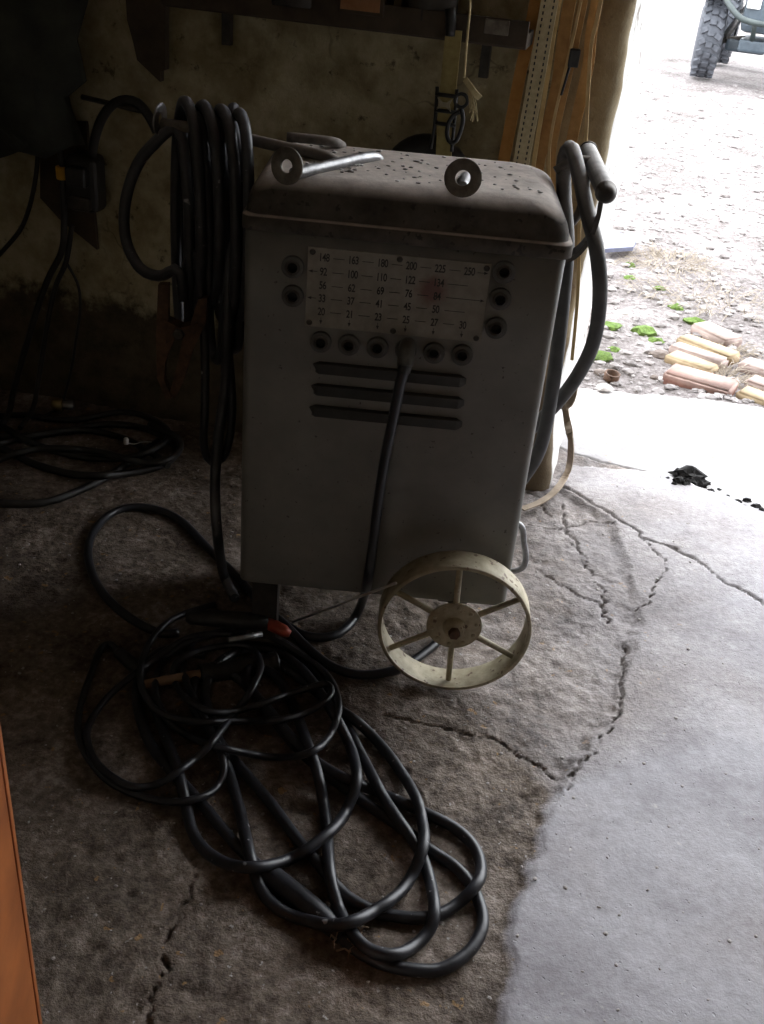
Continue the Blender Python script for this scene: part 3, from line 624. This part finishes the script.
# thin leads on top of the heap
S1 = [(120, 655), (110, 643), (100, 650), (90, 676), (79, 712), (79, 738), (91, 762), (112, 783), (144, 797), (175, 802), (202, 797), (217, 787), (224, 770), (221, 752), (212, 733), (203, 715), (188, 686), (184, 662), (193, 642), (215, 634), (245, 633), (275, 640), (300, 654), (321, 669), (334, 686), (339, 706), (336, 722), (326, 741), (311, 752), (290, 757), (263, 756), (231, 750), (202, 742), (179, 730), (164, 714), (155, 692), (160, 667), (177, 648), (207, 635), (235, 628)]
S2 = [(232, 634), (207, 634), (181, 641), (144, 667), (127, 680), (106, 699), (90, 722), (87, 739), (96, 762), (114, 778), (135, 787), (160, 783), (183, 768), (204, 751), (220, 732), (231, 718), (248, 695), (258, 677), (261, 665), (255, 651), (242, 645), (215, 647), (188, 655), (174, 666), (175, 682), (184, 696), (202, 709), (221, 713), (248, 708), (284, 696), (312, 687), (328, 684), (331, 695), (313, 709), (290, 718), (263, 721), (231, 721), (207, 722), (177, 719), (156, 710), (144, 694), (140, 676), (144, 654), (158, 631), (178, 616), (215, 604)]
rT = .0068
P1 = smooth3(lay(S1, rT, zmax=.11)); T1 = thing('thin_lead', 'thin black lead in the leftmost loop of the floor heap with a short black grip', 'cable', (P1[0].x, P1[0].y, 0))
MB().tube(P1, rT, 10).build('cord', 'cable_thin', T1)
a = P1[0]; along(a+Vector((-.008, .01, 0)), atz(143, 673, a.z), [(0, .008), (.08, .0125), (.9, .0145), (1, .011)], 'grip', 'rubber_black', T1)
P2 = smooth3(lay(S2, rT, zmax=.12)); T2 = thing('thin_lead', 'thin black lead in the topmost rings of the floor heap, with red-tipped black holder', 'cable', (P2[0].x, P2[0].y, 0))
MB().tube(P2, rT, 10).build('cord', 'cable_thin', T2)
a = P2[-1]; a = atz(186, 617, .055); b = atz(268, 622, .05); along(a, b, [(0, .009), (.06, .015), (.5, .018), (.8, .0185), (1, .016)], 'holder_grip', 'rubber_black', T2)
along(b-(b-a)*.02, atz(290, 634, .035), [(0, .0135), (.75, .0125), (1, .007)], 'red_tip', 'red', T2)
MB().tube([atz(228, 640, .05), atz(262, 634, .045)], .006, 8).build('lever', 'steel', T2)

# a welding rod leaning on the wheel rim
ra, rb = atz(293, 622, .004), aty(396, 583, 1.597)
o = MB().tube([ra, rb], .0026, 8).build('welding_rod', 'stone'); tag(o, 'thin pale welding rod leaning from the floor heap against the wheel rim', 'rod')

# coil hung on the left hook
def coil():
    pts = []
    rod0, rod1 = s3, e3
    specs = [(.90-.055*i, i % 2, (.56, .62, .57, .64, .52, .60, .55, .62)[i], .066 if i % 2 else .042, (.026, .036, .03, .038, .028, .036, .026, .03)[i]) for i in range(8)]
    for i, (t, odd, zb, d, dx) in enumerate(specs):
        c = rod0.lerp(rod1, t); nx = rod0.lerp(rod1, specs[min(i+1, len(specs)-1)][0]).x; top = c.z+.021+.018*odd
        for k in range(16):
            f = 2*math.pi*k/16; z = (top+zb)/2+(top-zb)/2*math.cos(f); sw = math.copysign(abs(math.sin(f))**.7, math.sin(f))
            pts.append((c.x+(nx-c.x)*k/16+dx*sw, c.y-d*sw, z))
    return pts
CL = thing('welding_lead', 'thick black lead coiled over the machine\'s left hook, ending in a rusty clamp', 'cable', (-.38, 1.93, .5))
r = .0106
pre = [tuple(aty(*p)) for p in ((184, 300, 1.86), (178, 270, 1.86), (160, 276, 1.87), (140, 268, 1.88), (126, 240, 1.9), (125, 205, 1.91), (135, 170, 1.92), (152, 146, 1.92), (178, 130, 1.92))]
post = [tuple(aty(*p)) for p in ((228, 300, 1.84), (226, 380, 1.84), (218, 440, 1.82), (215, 490, 1.79), (218, 540, 1.74))]
cl = coil()
MB().tube(spline(pre+cl[3:]+post+[tuple(atz(224, 575, .012)), tuple(atz(235, 598, .012))], .013), r, 10).build('cord', 'cable_coil', CL)
a2 = [tuple(aty(*p)) for p in ((196, 250, 1.85), (204, 330, 1.85), (205, 400, 1.84), (204, 445, 1.83), (212, 462, 1.83), (226, 452, 1.83), (232, 410, 1.84), (228, 350, 1.85), (215, 250, 1.87))]
MB().tube(spline(a2, .013), .0085, 10).build('tail_loop', 'cable', CL)
def plate_px(pts, y, th, name, parent, mat):
    A = [aty(x_, y_, y) for x_, y_ in pts]; n = len(A); mb = MB(); mb.add(A+[v+Vector((0, th, 0)) for v in A], [tuple(range(n)), tuple(range(2*n-1, n-1, -1))]+[(k, (k+1) % n, n+(k+1) % n, n+k) for k in range(n)]); return mb.build(name, mat, parent)
plate_px([(158, 285), (168, 285), (168, 322), (174, 340), (165, 362), (164, 380), (172, 398), (166, 400), (157, 378), (156, 340)], 1.83, .018, 'jaw', CL, 'rust')
plate_px([(198, 300), (207, 298), (206, 322), (192, 352), (182, 385), (174, 400), (170, 392), (178, 362), (182, 342), (190, 325)], 1.832, .018, 'jaw', CL, 'rust')
plate_px([(164, 320), (180, 328), (198, 324), (192, 342), (178, 338), (166, 344)], 1.826, .03, 'pivot_block', CL, 'rust')
MB().lathe(aty(179, 334, 1.824), (0, -1, 0), [(0, .011), (.006, .011), (.008, .008)], 6).build('pivot_bolt', 'dark_metal', CL)

# thick lead hung over the right handle
A = [tuple(aty(*p)) for p in ((522, 480, 1.90), (536, 458, 1.88), (545, 430, 1.86), (555, 370, 1.85), (563, 300, 1.85), (567, 245, 1.87), (564, 195, 1.91), (564, 160, 1.95), (571, 148, 1.94), (578, 170, 1.89), (588, 215, 1.83), (597, 252, 1.80), (600, 295, 1.80), (594, 340, 1.82), (578, 375, 1.85), (556, 404, 1.90), (540, 420, 1.94), (520, 440, 1.97))]
HC = MB().tube(spline(A, .012), .0135, 14).build('welding_lead', 'cable_dusty'); tag(HC, 'thick dusty black lead looped over the handle at the machine\'s right end', 'cable')

# ------------------------------------------------------------------ things on the back wall
def strap(name, pts, width, mat, label, cat='strap', off=.05, group='straps hanging beside the doorway', th=.004, twist=0, stitches=False):
    top = atw(*pts[0], off); P = [top+Vector((.02, 0, .55))]+[atw(x, y, off) for x, y in pts]; S = spline([tuple(p) for p in P], .02)
    side = Vector((math.cos(twist), -.2*math.cos(twist)-math.sin(twist), 0))
    if not stitches:
        o = MB().ribbon(S, side, width, th).build(name, mat); return tag(o, label, cat, group)
    r = thing(name, label, cat, tuple(S[-1]), group); MB().ribbon(S, side, width, th).build('band', mat, r)
    for s in (-.26, .26):
        mb = MB()
        S2 = spline([tuple(p) for p in P], .012)
        for i in range(1, len(S2)-1):
            c = Vector(S2[i])+Vector((1, -.2, 0)).normalized()*width*s+Vector((-.2, -.98, 0))*.0026; t = (Vector(S2[i+1])-Vector(S2[i-1])).normalized()
            mb.ribbon([c-t*.0032, c+t*.0032], (1, -.2, 0), .003, .0008)
        o = mb.build('stitching', 'ink', r); o['kind'] = 'stuff'
    return r
strap('leather_strap', [(536, 0), (520, 75), (506, 149), (498, 190), (490, 240)], .026, 'strap_orange', 'orange-brown strap hanging leftmost beside the dotted beige strap')
strap('webbing_strap', [(550, 0), (537, 75), (523, 152), (515, 200), (508, 250)], .036, 'strap_beige', 'wide beige strap with two rows of dark stitching by the doorway', off=.07, stitches=True)
strap('thin_strap', [(560, 0), (548, 75), (535, 155), (530, 200), (528, 250)], .009, 'strap_pale', 'narrow pale strap hanging just right of the dotted beige strap', off=.06)
strap('leather_strap', [(570, 0), (557, 86), (540, 157), (534, 200), (531, 260)], .026, 'strap_brown', 'brown strap hanging second from the dotted beige strap', off=.05)
strap('leather_strap', [(583, 0), (570, 63), (556, 126), (551, 165), (556, 240), (550, 330)], .02, 'strap_brown', 'brown strap with a black clip hanging mid-way to the doorway', off=.075)
strap('thin_strap', [(581, 0), (567, 63), (552, 130), (549, 170), (553, 240), (560, 310), (556, 350)], .006, 'strap_pale', 'thin pale cord-like strap hanging along the clipped brown strap', off=.085, th=.006)
strap('leather_strap', [(597, 0), (588, 66), (572, 139), (566, 180), (562, 240), (560, 330), (550, 400)], .024, 'strap_brown', 'brown strap hanging closest to the doorway corner', off=.06)
strap('thin_strap', [(601, 0), (592, 39), (588, 90), (585, 150), (580, 200), (578, 290), (572, 360)], .008, 'strap_pale', 'thin pale strap hanging nearest the bright doorway edge', off=.08, th=.005)
p = atw(574, 58, .085); ck = thing('strap_clip', 'small black clip on a brown strap by the doorway', 'clip', tuple(p)); MB().box(p, (.022, .014, .036)).build('clip_body', 'rubber_black', ck, .003, 2, anchor='mid'); MB().tube(spline([p+Vector((-.006, 0, -.016)), p+Vector((-.01, 0, -.045)), p+Vector((-.014, 0, -.075))], .01), .003, 6).build('clip_tail', 'rubber_black', ck)
rail = MB().box((.24, wall_y(.24)-.06, 1.74), (.62, .05, .07), Matrix.Rotation(-.197, 3, 'Z')).build('strap_rail', 'wood_dark'); tag(rail, 'dark wooden rail on the back wall that the straps hang from', 'rail')
# tail of a pale strap curling to the floor by the door corner
P = [tuple(aty(*q)) for q in ((578, 370, 2.36), (572, 400, 2.33), (563, 408, 2.32))]
P2_ = [tuple(aty(563, 395, 2.36)), tuple(aty(567, 420, 2.32)), tuple(aty(571, 445, 2.28)), tuple(atz(568, 470, .03)), tuple(atz(556, 490, .014)), tuple(atz(540, 502, .008)), tuple(atz(522, 509, .006))]
o = MB().ribbon(spline(P+P2_, .012), (.6, -.8, 0), .018, .003).build('strap_tail', simple('pale_brown_strap', (.33, .26, .19), (.46, .37, .28), 30, .8)); tag(o, 'pale strap tail curling down to the floor at the door corner', 'strap')

# shelf, with what stands on it
sd = Vector((1, WK, 0)).normalized(); sn = Vector((-.196, -.98, 0)); Rw = Matrix.Rotation(math.atan(WK), 3, 'Z')
sp = atw(518, 49, .12); shz = sp.z
sc_ = Vector((-.16, wall_y(-.16), shz+.018))+sn*.075
SH = thing('wall_shelf', 'dark grimy wooden shelf board along the top of the back wall', 'shelf', tuple(sc_))
MB().box(sc_, (.80, .15, .03), Rw).build('board', 'wood_dark', SH, .002, 1)
MB().box(sc_+sn*.078+Vector((0, 0, .014)), (.80, .008, .05), Rw).build('front_lip', 'wood_dark', SH, .001, 1)
for t in (-.3, .3):
    c = sc_+sd*t; MB().box(c+Vector((0, 0, -.05))-sn*.055, (.02, .02, .09), Rw).build('bracket', 'dark_metal', SH)
p = atw(497, 27, .16); MB().box(p+Vector((.0, 0, 0)), (.05, .012, .028), Rw).build('end_plate', 'washer', SH, .001, 1)
p = atw(366, 2, .12); bx = thing('print_box', 'small box with an orange printed front on the shelf', 'box', (p.x, p.y, shz+.033)); MB().box((p.x, p.y, shz+.033+.05), (.1, .09, .1), Rw).build('carton', 'wood_dark', bx, .002, 1)
MB().box(Vector((p.x, p.y, shz+.033+.05))+sn*.0465, (.084, .003, .084), Rw).build('printed_face', 'card', bx)
for (px_, wd, hh, lab) in ((300, .2, .11, 'dark tin standing left of the orange-fronted box on the shelf'), (430, .16, .12, 'dark tin standing right of the orange-fronted box on the shelf')):
    p = atw(px_, 2, .1); t = thing('tin', lab, 'tin', (p.x, p.y, shz+.033)); c = Vector((p.x, p.y, shz+.033)); MB().lathe(c, (0, 0, 1), [(0, wd*.36), (.003, wd*.37), (hh, wd*.37)], 24).build('can', 'dark_metal', t); MB().lathe(c+Vector((0, 0, hh)), (0, 0, 1), [(0, wd*.385), (.012, wd*.385), (.014, wd*.36)], 24).build('tin_lid', 'dark_metal', t)
# ratchet strap with S hook, hanging from the shelf
u = lambda x, y, o_=.17: atw(x, y, o_)
RS = thing('ratchet_strap', 'yellow-brown ratchet strap with black buckle hanging from the shelf', 'strap', tuple(u(452, 180)))
MB().ribbon(spline([u(454, 30), u(450, 70), u(447, 100), u(445, 130), u(443, 165), u(440, 200)], .02), sd, .034, .004).build('webbing', 'strap_yellow', RS)
MB().tube(spline([u(450, 8), u(451, 20), u(450, 36)], .01), .011, 10).build('hanger', 'rubber_black', RS)
for dx in (-.021, .021):
    A_ = [u(447, 88)+sd*dx, u(446, 105)+sd*dx, u(444, 128)+sd*dx, u(441, 150)+sd*dx*1.1]; MB().tube(spline(A_, .01), .004, 8).build('buckle_side', 'rubber_black', RS)
for y in (95, 111, 124): MB().tube([u(446, y)-sd*.022+sn*.004, u(446, y)+sd*.022+sn*.004], .0042, 8).build('buckle_bar', 'rubber_black', RS)
c = u(445, 104)+sn*.009; R_ = [c+sd*a+Vector((0, 0, b)) for a, b in ((-.016, .013), (-.004, .004), (.004, .004), (.016, .013), (.011, 0), (.016, -.013), (.004, -.005), (-.004, -.005), (-.016, -.013), (-.011, 0))]
MB().add(R_+[v-sn*.004 for v in R_], [tuple(range(10)), tuple(range(19, 9, -1))]+[(k, (k+1) % 10, 10+(k+1) % 10, 10+k) for k in range(10)]).build('ratchet_plate', 'cream', RS)
MB().ring(u(463, 99)+sn*.02, sn, .010, .0165, .007, 24).build('hook_eye', 'rubber_black', RS, .002, 2, anchor='mid')
hk = [u(x, y, .19) for x, y in ((461, 108), (463, 118), (461, 130), (456, 141), (450, 142), (447, 134), (449, 122), (455, 114), (460, 112))]; MB().tube(spline(hk, .006), .0048, 10).build('hook', 'rubber_black', RS)
TW = thing('twine', 'pale twine hanging over the machine with a knotted frayed end', 'twine', tuple(u(466, 90)))
MB().tube(spline([u(471, -90, .2), u(470, 0, .2), u(467, 40, .2), u(464, 78, .2)], .02), .0026, 8).build('strand', 'twine', TW)
MB().ribbon(spline([u(465, 79, .2), u(470, 86, .205), u(475, 93, .205), u(480, 98, .2)], .006), (.5, -.2, .6), [.006, .012, .017, .019, .017, .014, .010, .006] if False else .012, .003).build('knot_tail', 'twine', TW)
mb = MB()
for k in range(14):
    a = u(468+k*.3, 90, .2); mb.tube(spline([a, u(470+k*.4+random.uniform(-1, 2), 105, .2), u(469+k*.7+random.uniform(-2, 3), 112+random.uniform(0, 10), .2)], .01), .0007, 4)
o = mb.build('frayed_fibres', 'twine', TW); o['kind'] = 'stuff'
# round dark thing just behind the lid
c = atw(426, 182, .11); WR = thing('spare_tyre', 'black round tyre hanging on the back wall behind the machine\'s lid', 'tyre', (c.x, c.y, c.z-.1))
ring_ = [c+sd*math.cos(a)*.075+Vector((0, 0, math.sin(a)*.075)) for a in np.linspace(0, 2*math.pi, 36, endpoint=False)]; MB().tube(ring_, .03, 12, closed=True).build('tread', 'cable_dark', WR); MB().lathe(c, sn, [(-.012, .05), (.0, .055), (.012, .05)], 24).build('disc', 'dark_metal', WR, anchor='mid')

# pointed dark board and sack at upper left
P = [(122, -60), (127, 20), (133, 42), (137, 60), (160, 82), (160, 72), (165, 70), (165, -60)]
A_ = [atw(x, y, .05) for x, y in P]; n = len(A_); mb = MB().add(A_+[v-sn*.022 for v in A_], [tuple(range(n)), tuple(range(2*n-1, n-1, -1))]+[(k, (k+1) % n, n+(k+1) % n, n+k) for k in range(n)])
tag(mb.build('pointed_board', 'wood_dark'), 'dark board with a pointed lower end hanging on the back wall', 'board')
SK = thing('canvas_sack', 'grimy dark sack hanging at the upper left of the back wall', 'sack', tuple(atw(10, 140, .08)))
v0, f0 = ICO3; cc = atw(-15, 30, .13); V = []
for a in v0:
    s = Vector((a[0]*.21, a[1]*.12, a[2]*.30)); k = 1+.16*math.sin(a[0]*7+a[2]*3)+.08*math.sin(a[2]*13+a[0]*5)+.05*math.sin(a[1]*17+a[0]*11); s.x *= (1.1-.28*a[2]); V.append(cc+Rw@(s*k))
MB().add(V, f0, True).build('bag', 'sack', SK)
fl_ = [atw(x, y, o_) for x, y, o_ in ((-20, 150, .1), (10, 140, .2), (40, 124, .16), (60, 118, .06))]; MB().ribbon(spline([tuple(q) for q in fl_], .01), (0, -.4, 1), .06, .012).build('flap', 'sack', SK)
MB().tube(spline([tuple(cc+Vector((0, .05, .25))), tuple(cc+Vector((.02, .06, .45))), tuple(cc+Vector((.0, .1, .6)))], .02), .012, 8).build('drawcord', 'cable_dark', SK)

# switch box on its board, with its cables
EB = thing('switch_box', 'sooty electrical switch box on a dark backboard of the back wall', 'switch box', tuple(atw(85, 250, .05)))
P = [(40, 120), (86, 122), (88, 150), (97, 250), (80, 236), (62, 222), (40, 198)]
A_ = [atw(x, y, .02) for x, y in P]; n = len(A_); MB().add(A_+[v-sn*.014 for v in A_], [tuple(range(n)), tuple(range(2*n-1, n-1, -1))]+[(k, (k+1) % n, n+(k+1) % n, n+k) for k in range(n)]).build('backboard', 'wood_dark', EB)
c = atw(86, 182, .06); MB().box(c, (.085, .07, .14), Rw).build('case', 'cable_dark', EB, .022, 4, anchor='mid'); MB().box(c+sn*.042+Vector((0, 0, .022)), (.055, .03, .05), Rw).build('cover', 'rubber_black', EB, .01, 3, anchor='mid'); MB().box(c+sn*.04+Vector((0, 0, -.045)), (.06, .02, .03), Rw).build('gland_block', 'dark_metal', EB, .006, 2, anchor='mid')
def wcable(pts, r, label, mat='cable_dark', off=.06, end=None):
    P = [tuple(atw(x, y, off)) for x, y in pts]
    o = MB().tube(spline(P+([tuple(e) for e in end] if end else []), .014), r, 10).build('cable', mat); return tag(o, label, 'cable', 'cables at the switch box')
wcable([(92, 156), (95, 138), (101, 120), (111, 106), (124, 100), (139, 104), (150, 118), (157, 132)], .0115, 'thick black cable arching from the switch box top towards the hook', off=.10)
o = MB().tube([atw(82, 97, .07), atw(150, 113, .09)], .0065, 8).build('wall_peg', 'dark_metal'); tag(o, 'dark iron peg sticking sideways on the back wall above the switch box', 'peg')
YT = thing('cable', 'black cable with a yellow tape band running down beside the switch box', 'cable', tuple(atz(20, 400)), 'cables at the switch box')
MB().tube(spline([tuple(atw(x, y, .08)) for x, y in ((56, 140), (62, 160), (63, 185), (64, 220), (62, 250), (50, 275), (40, 300), (28, 340), (15, 385))]+[tuple(atz(8, 415, .03)), tuple(atz(-5, 432, .012))], .014), .0085, 10).build('cord', 'cable_dark', YT)
MB().tube([atw(62, 166, .08), atw(63, 179, .08)], .0165, 12).build('tape_band', 'yellow', YT, .002, 1)
wcable([(38, 150), (36, 175), (30, 205), (20, 230), (0, 254), (-20, 275)], .006, 'thin black cable sagging from the switch board to the left edge')
wcable([(72, 225), (66, 262), (56, 285), (48, 320), (40, 370)], .007, 'black cable hanging from the switch box gland to the floor heap', off=.07, end=[atz(33, 408, .03), atz(20, 428, .01)])
wcable([(66, 262), (78, 285), (80, 310), (76, 340), (70, 375)], .004, 'thin flex looping below the switch box', end=[atz(60, 405, .02), atz(40, 418, .008)])

# orange board at the lower left, close to the camera
oe = aty(0, 770, .74); of = aty(41, 1020, .74); xe = (oe.x+of.x)/2
OB = thing('cupboard_panel', 'orange-brown varnished wooden panel at the lower left foreground', 'panel', (xe-.012, .5, 0))
MB().box((xe-.012, .50, .47), (.024, .48, .94)).build('panel', 'wood_orange', OB, .003, 2); MB().box((xe-.012, .744, .47), (.026, .008, .94)).build('edge_band', 'wood_orange', OB, .002, 2); MB().box((xe-.06, .5, .02), (.12, .46, .04)).build('plinth', 'wood_dark', OB)

# ------------------------------------------------------------------ outside
def brick(a, b, mat, label, wd=.10, h=.065, top=-.006, tilt=0):
    A_, B_ = atz(*a, .0), atz(*b, .0); c = (A_+B_)/2; d = B_-A_; L = d.length; ang = math.atan2(d.y, d.x)
    bm = bmesh.new(); bmesh.ops.create_cube(bm, size=1); bmesh.ops.scale(bm, vec=(L, wd, h), verts=bm.verts)
    bmesh.ops.bevel(bm, geom=bm.edges[:], offset=.008, segments=3, affect='EDGES')
    for f_ in bm.faces: f_.smooth = True
    for v in bm.verts: v.co += Vector((random.uniform(-1, 1), random.uniform(-1, 1), random.uniform(-1, 1)))*.0018
    me = bpy.data.meshes.new('brick'); bm.to_mesh(me); bm.free(); me.materials.append(M[mat]); o = bpy.data.objects.new('brick', me); COL.objects.link(o)
    o.location = (c.x, c.y, top-h/2); o.rotation_euler = (tilt, 0, ang); return tag(o, label, 'brick', 'old bricks edging the concrete apron')
brick((669, 368), (735, 387), 'brick_red', 'weathered red brick nearest the concrete apron, its dark red side showing', .12, .075, .004)
brick((671, 350), (716, 366), 'brick_yellow', 'buff brick directly behind the red-sided brick', .085)
brick((674, 341), (726, 359), 'brick_pink', 'pink-grey brick second behind the red-sided brick', .075)
brick((683, 333), (737, 353), 'brick_yellow', 'buff brick third behind the red-sided brick', .085)
brick((700, 320), (736, 337), 'brick_pink', 'pale pink brick farthest out in the gravel', .10)
brick((742, 386), (790, 403), 'brick_yellow', 'buff brick at the right edge touching the apron', .085)
brick((750, 375), (800, 392), 'brick_pink', 'pale brick at the right edge, second from the apron', .08)
brick((744, 357), (795, 374), 'brick_pink', 'pale brick at the right edge, third from the apron', .09)
def blob(x, y, s, mat, name, label, cat, group=None, flat=.45, n=.35, lift=0):
    p = atz(x, y, -.01); v0, f0 = ICO2; V = []
    for a in v0:
        k = 1+n*(random.random()-.5); V.append((p.x+a[0]*s*k, p.y+a[1]*s*k*.8, (lift if lift else float(gh(p.x, p.y)))+max(-.3, a[2])*s*flat*k))
    return tag(MB().add(V, f0, False).build(name, mat), label, cat, group)
for x, y, s, lab in ((600, 352, .045, 'largest moss cushion, beside the hanging lead at the apron edge'), (630, 262, .022, 'moss tuft below the blue slate'), (631, 273, .022, 'moss tuft second below the blue slate'), (660, 285, .022, 'moss tuft left of the dry grass'), (677, 303, .028, 'moss tuft midway between dry grass and bricks'), (696, 315, .038, 'bright moss cushion touching the farthest pink brick'), (645, 326, .042, 'wide moss patch left of the bricks'), (657, 335, .024, 'small moss tuft nearest the buff bricks'), (612, 322, .034, 'moss patch near the doorway edge'), (616, 343, .022, 'small moss tuft right of the largest cushion')):
    blob(x, y, s*1.2, 'moss', 'moss_clump', 'green '+lab, 'moss', 'moss in the gravel', .55, .5)
blob(603, 368, .03, 'stone_dark', 'stone', 'dark stone at the apron edge left of the rusty cap', 'stone', None, .5)
blob(604, 390, .028, 'stone', 'stone', 'grey stone lying on the concrete apron', 'stone', None, .5, lift=-.004)
blob(656, 371, .018, 'stone_dark', 'stone', 'dark stone beside the red-sided brick', 'stone', None, .7)
blob(660, 350, .04, 'stone_dark', 'stone', 'flat dark stone beside the buff bricks', 'stone', None, .4)
blob(625, 307, .035, 'stone', 'stone', 'flat pale stone in the gravel left of the bricks', 'stone', None, .3)
p = atz(612, 372, 0); cp = MB().lathe((p.x, p.y, float(gh(p.x, p.y))+.0), (.1, -.1, 1), [(0, .02), (.002, .026), (.03, .027), (.03, .022), (.01, .02)], 18).build('rusty_cap', 'rust'); tag(cp, 'small rusty round cap at the apron edge', 'cap')
P = [(604, 237), (618, 238), (636, 245), (632, 253), (604, 255)]; A_ = [atz(x, y, .0)+Vector((0, 0, .01)) for x, y in P]; n = 5
tag(MB().add(A_+[v+Vector((0, 0, .018)) for v in A_], [tuple(range(n))[::-1], tuple(range(n, 2*n))]+[(k, (k+1) % n, n+(k+1) % n, n+k) for k in range(n)]).build('slate', 'slate'), 'flat blue-grey slate lying by the doorway edge', 'slate')
def tuft(x, y, n, rad, ln, label):
    p = atz(x, y, -.01); mb = MB()
    for k in range(n):
        a = random.random()*6.28; q = random.random()**.6*rad; b = Vector((p.x+math.cos(a)*q*1.3, p.y+math.sin(a)*q, float(gh(p.x, p.y))+.004)); d = Vector((math.cos(a+random.uniform(-1, 1)), math.sin(a+random.uniform(-1, 1)), random.uniform(.05, .5)))*ln*random.uniform(.4, 1)
        mb.ribbon([b, b+d*.5+Vector((0, 0, ln*.12)), b+d+Vector((0, 0, -.01))], (-d.y, d.x, 0), .0022, .001)
    o = mb.build('dry_grass', 'straw'); tag(o, label, 'grass', kind='stuff')
tuft(668, 260, 260, .16, .11, 'dry straw-coloured grass tuft in the gravel'); tuft(724, 372, 160, .07, .09, 'dry grass growing between the bricks'); tuft(722, 345, 120, .08, .09, 'dry grass behind the buff bricks'); tuft(730, 300, 110, .2, .12, 'sparse dry grass beyond the bricks'); tuft(690, 290, 90, .2, .1, 'sparse dry grass left of the bricks')
DC = thing('charred_debris', 'black charred lump with crumbs on the concrete by the doorway', 'debris', tuple(atz(690, 478, 0)))
def lump(x, y, s, par):
    p = atz(x, y, 0); v0, f0 = ICO3 if s > .015 else ICO2; z = fz(p.x, p.y); MB().add([(p.x+a[0]*s*(1+.8*(random.random()-.5)), p.y+a[1]*s*(.7+.6*(random.random()-.5)), z+max(-.2, a[2])*s*.6*(1+.8*(random.random()-.5))) for a in v0], f0, False).build('lump' if s > .015 else 'crumb', 'char', par)
lump(688, 474, .045, DC); lump(697, 480, .034, DC); lump(682, 482, .022, DC)
for x, y, s in ((674, 484, .008), (679, 468, .01), (712, 487, .01), (720, 486, .007), (706, 484, .006), (738, 500, .012), (748, 497, .013), (757, 503, .014), (762, 510, .01), (752, 506, .009), (668, 478, .006), (729, 492, .006)): lump(x, y, s, DC)

# quad bike out in the yard
w0 = atz(697, 77, 0.0); gz = 0.0
Q = thing('quad_bike', 'dark quad bike with knobbly tyres parked out on the gravel', 'quad bike', (w0.x, w0.y, gz))
def bike_wheel(c, steer=0):
    e = bpy.data.objects.new('wheel', None); COL.objects.link(e); e.parent = Q; e.location = c-wloc(Q)
    R, wd = .33, .21; axv = Vector((math.cos(steer), math.sin(steer), 0)); fwv = Vector((-axv.y, axv.x, 0))
    mb = MB().lathe(c, axv, [(-wd/2, R*.55), (-wd/2-.01, R*.75), (-wd/2+.015, R*.93), (-wd/4, R*.965), (wd/4, R*.965), (wd/2-.015, R*.93), (wd/2+.01, R*.75), (wd/2, R*.55)], 40, False)
    for k in range(22):
        for s, off in ((-1, 0), (1, .5), (0, .25)):
            a = 2*math.pi*(k+off)/22; rv = fwv*math.cos(a)+Vector((0, 0, math.sin(a))); tv = -fwv*math.sin(a)+Vector((0, 0, math.cos(a)))
            Mx = Matrix((axv, tv, rv)).transposed(); mb.box(c+axv*s*wd*.32+rv*R*.975, (wd*.27, .045, .035), Mx @ Matrix.Rotation(.5*s, 3, 'Z'))
    mb.build('tyre', 'tyre', e, anchor='mid'); MB().lathe(c, axv, [(-.07, R*.56), (-.04, R*.5), (-.03, .08), (-.05, .05), (.05, .05), (.03, .08), (.04, R*.5), (.07, R*.56)], 24).build('rim', 'atv_green', e, anchor='mid')
for dx, dy in ((0, 0), (1.04, 0), (0.02, 1.3), (1.02, 1.3)): bike_wheel(Vector((w0.x+.02+dx, w0.y+.33*0+.12+dy, .33+gz)), .12 if dy == 0 else 0)
o_ = Vector((w0.x+.54, w0.y+.1, gz))
def qp(name, c, s, mat='atv_dark', b=.02, rot=None): return MB().box(o_+Vector(c), s, rot).build(name, mat, Q, b, 2)
qp('skid_plate', (0, -.02, .33), (.46, .5, .10)); qp('front_cowl', (0, -.1, .62), (.5, .45, .36), b=.06); qp('fender', (-.45, .05, .74), (.4, .7, .06)); qp('fender', (.45, .05, .74), (.4, .7, .06)); qp('seat', (0, .9, .85), (.32, .9, .16), 'rubber_black', .05); qp('rear_body', (0, 1.1, .62), (.5, 1.0, .3), b=.05); qp('axle_housing', (-.18, .02, .30), (.36, .12, .11), b=.03); qp('axle_housing', (.18, .02, .30), (.36, .12, .11), b=.03)
for s in (-1, 1):
    MB().tube([o_+Vector((s*.2, 0, .36)), o_+Vector((s*.46, .03, .32))], .03, 10).build('suspension_arm', 'dark_metal', Q); MB().tube([o_+Vector((s*.22, .03, .66)), o_+Vector((s*.38, .03, .36))], .035, 10).build('shock_absorber', 'steel', Q); qp('head_lamp', (s*.17, -.335, .68), (.12, .03, .09), 'white', .02)
MB().tube(spline([o_+Vector(q_) for q_ in ((-.5, -.1, .95), (-.46, -.25, .74), (-.30, -.42, .59), (-.15, -.45, .54), (.15, -.45, .54), (.30, -.42, .59), (.46, -.25, .74), (.5, -.1, .95))], .03), .026, 12).build('bumper', 'atv_green', Q)
for s in (-.12, .12): MB().tube([o_+Vector((s, -.45, .54)), o_+Vector((s, -.22, .36))], .022, 10).build('bumper_strut', 'atv_green', Q)
MB().tube(spline([o_+Vector(q_) for q_ in ((-.42, .42, 1.1), (-.2, .32, 1.08), (0, .28, 1.02), (.2, .32, 1.08), (.42, .42, 1.1))], .03), .017, 10).build('handlebar', 'dark_metal', Q)
MB().tube([o_+Vector((0, .28, 1.02)), o_+Vector((0, .15, .75))], .03, 10).build('steering_column', 'dark_metal', Q)
Q.rotation_euler = (0, 0, -.33)
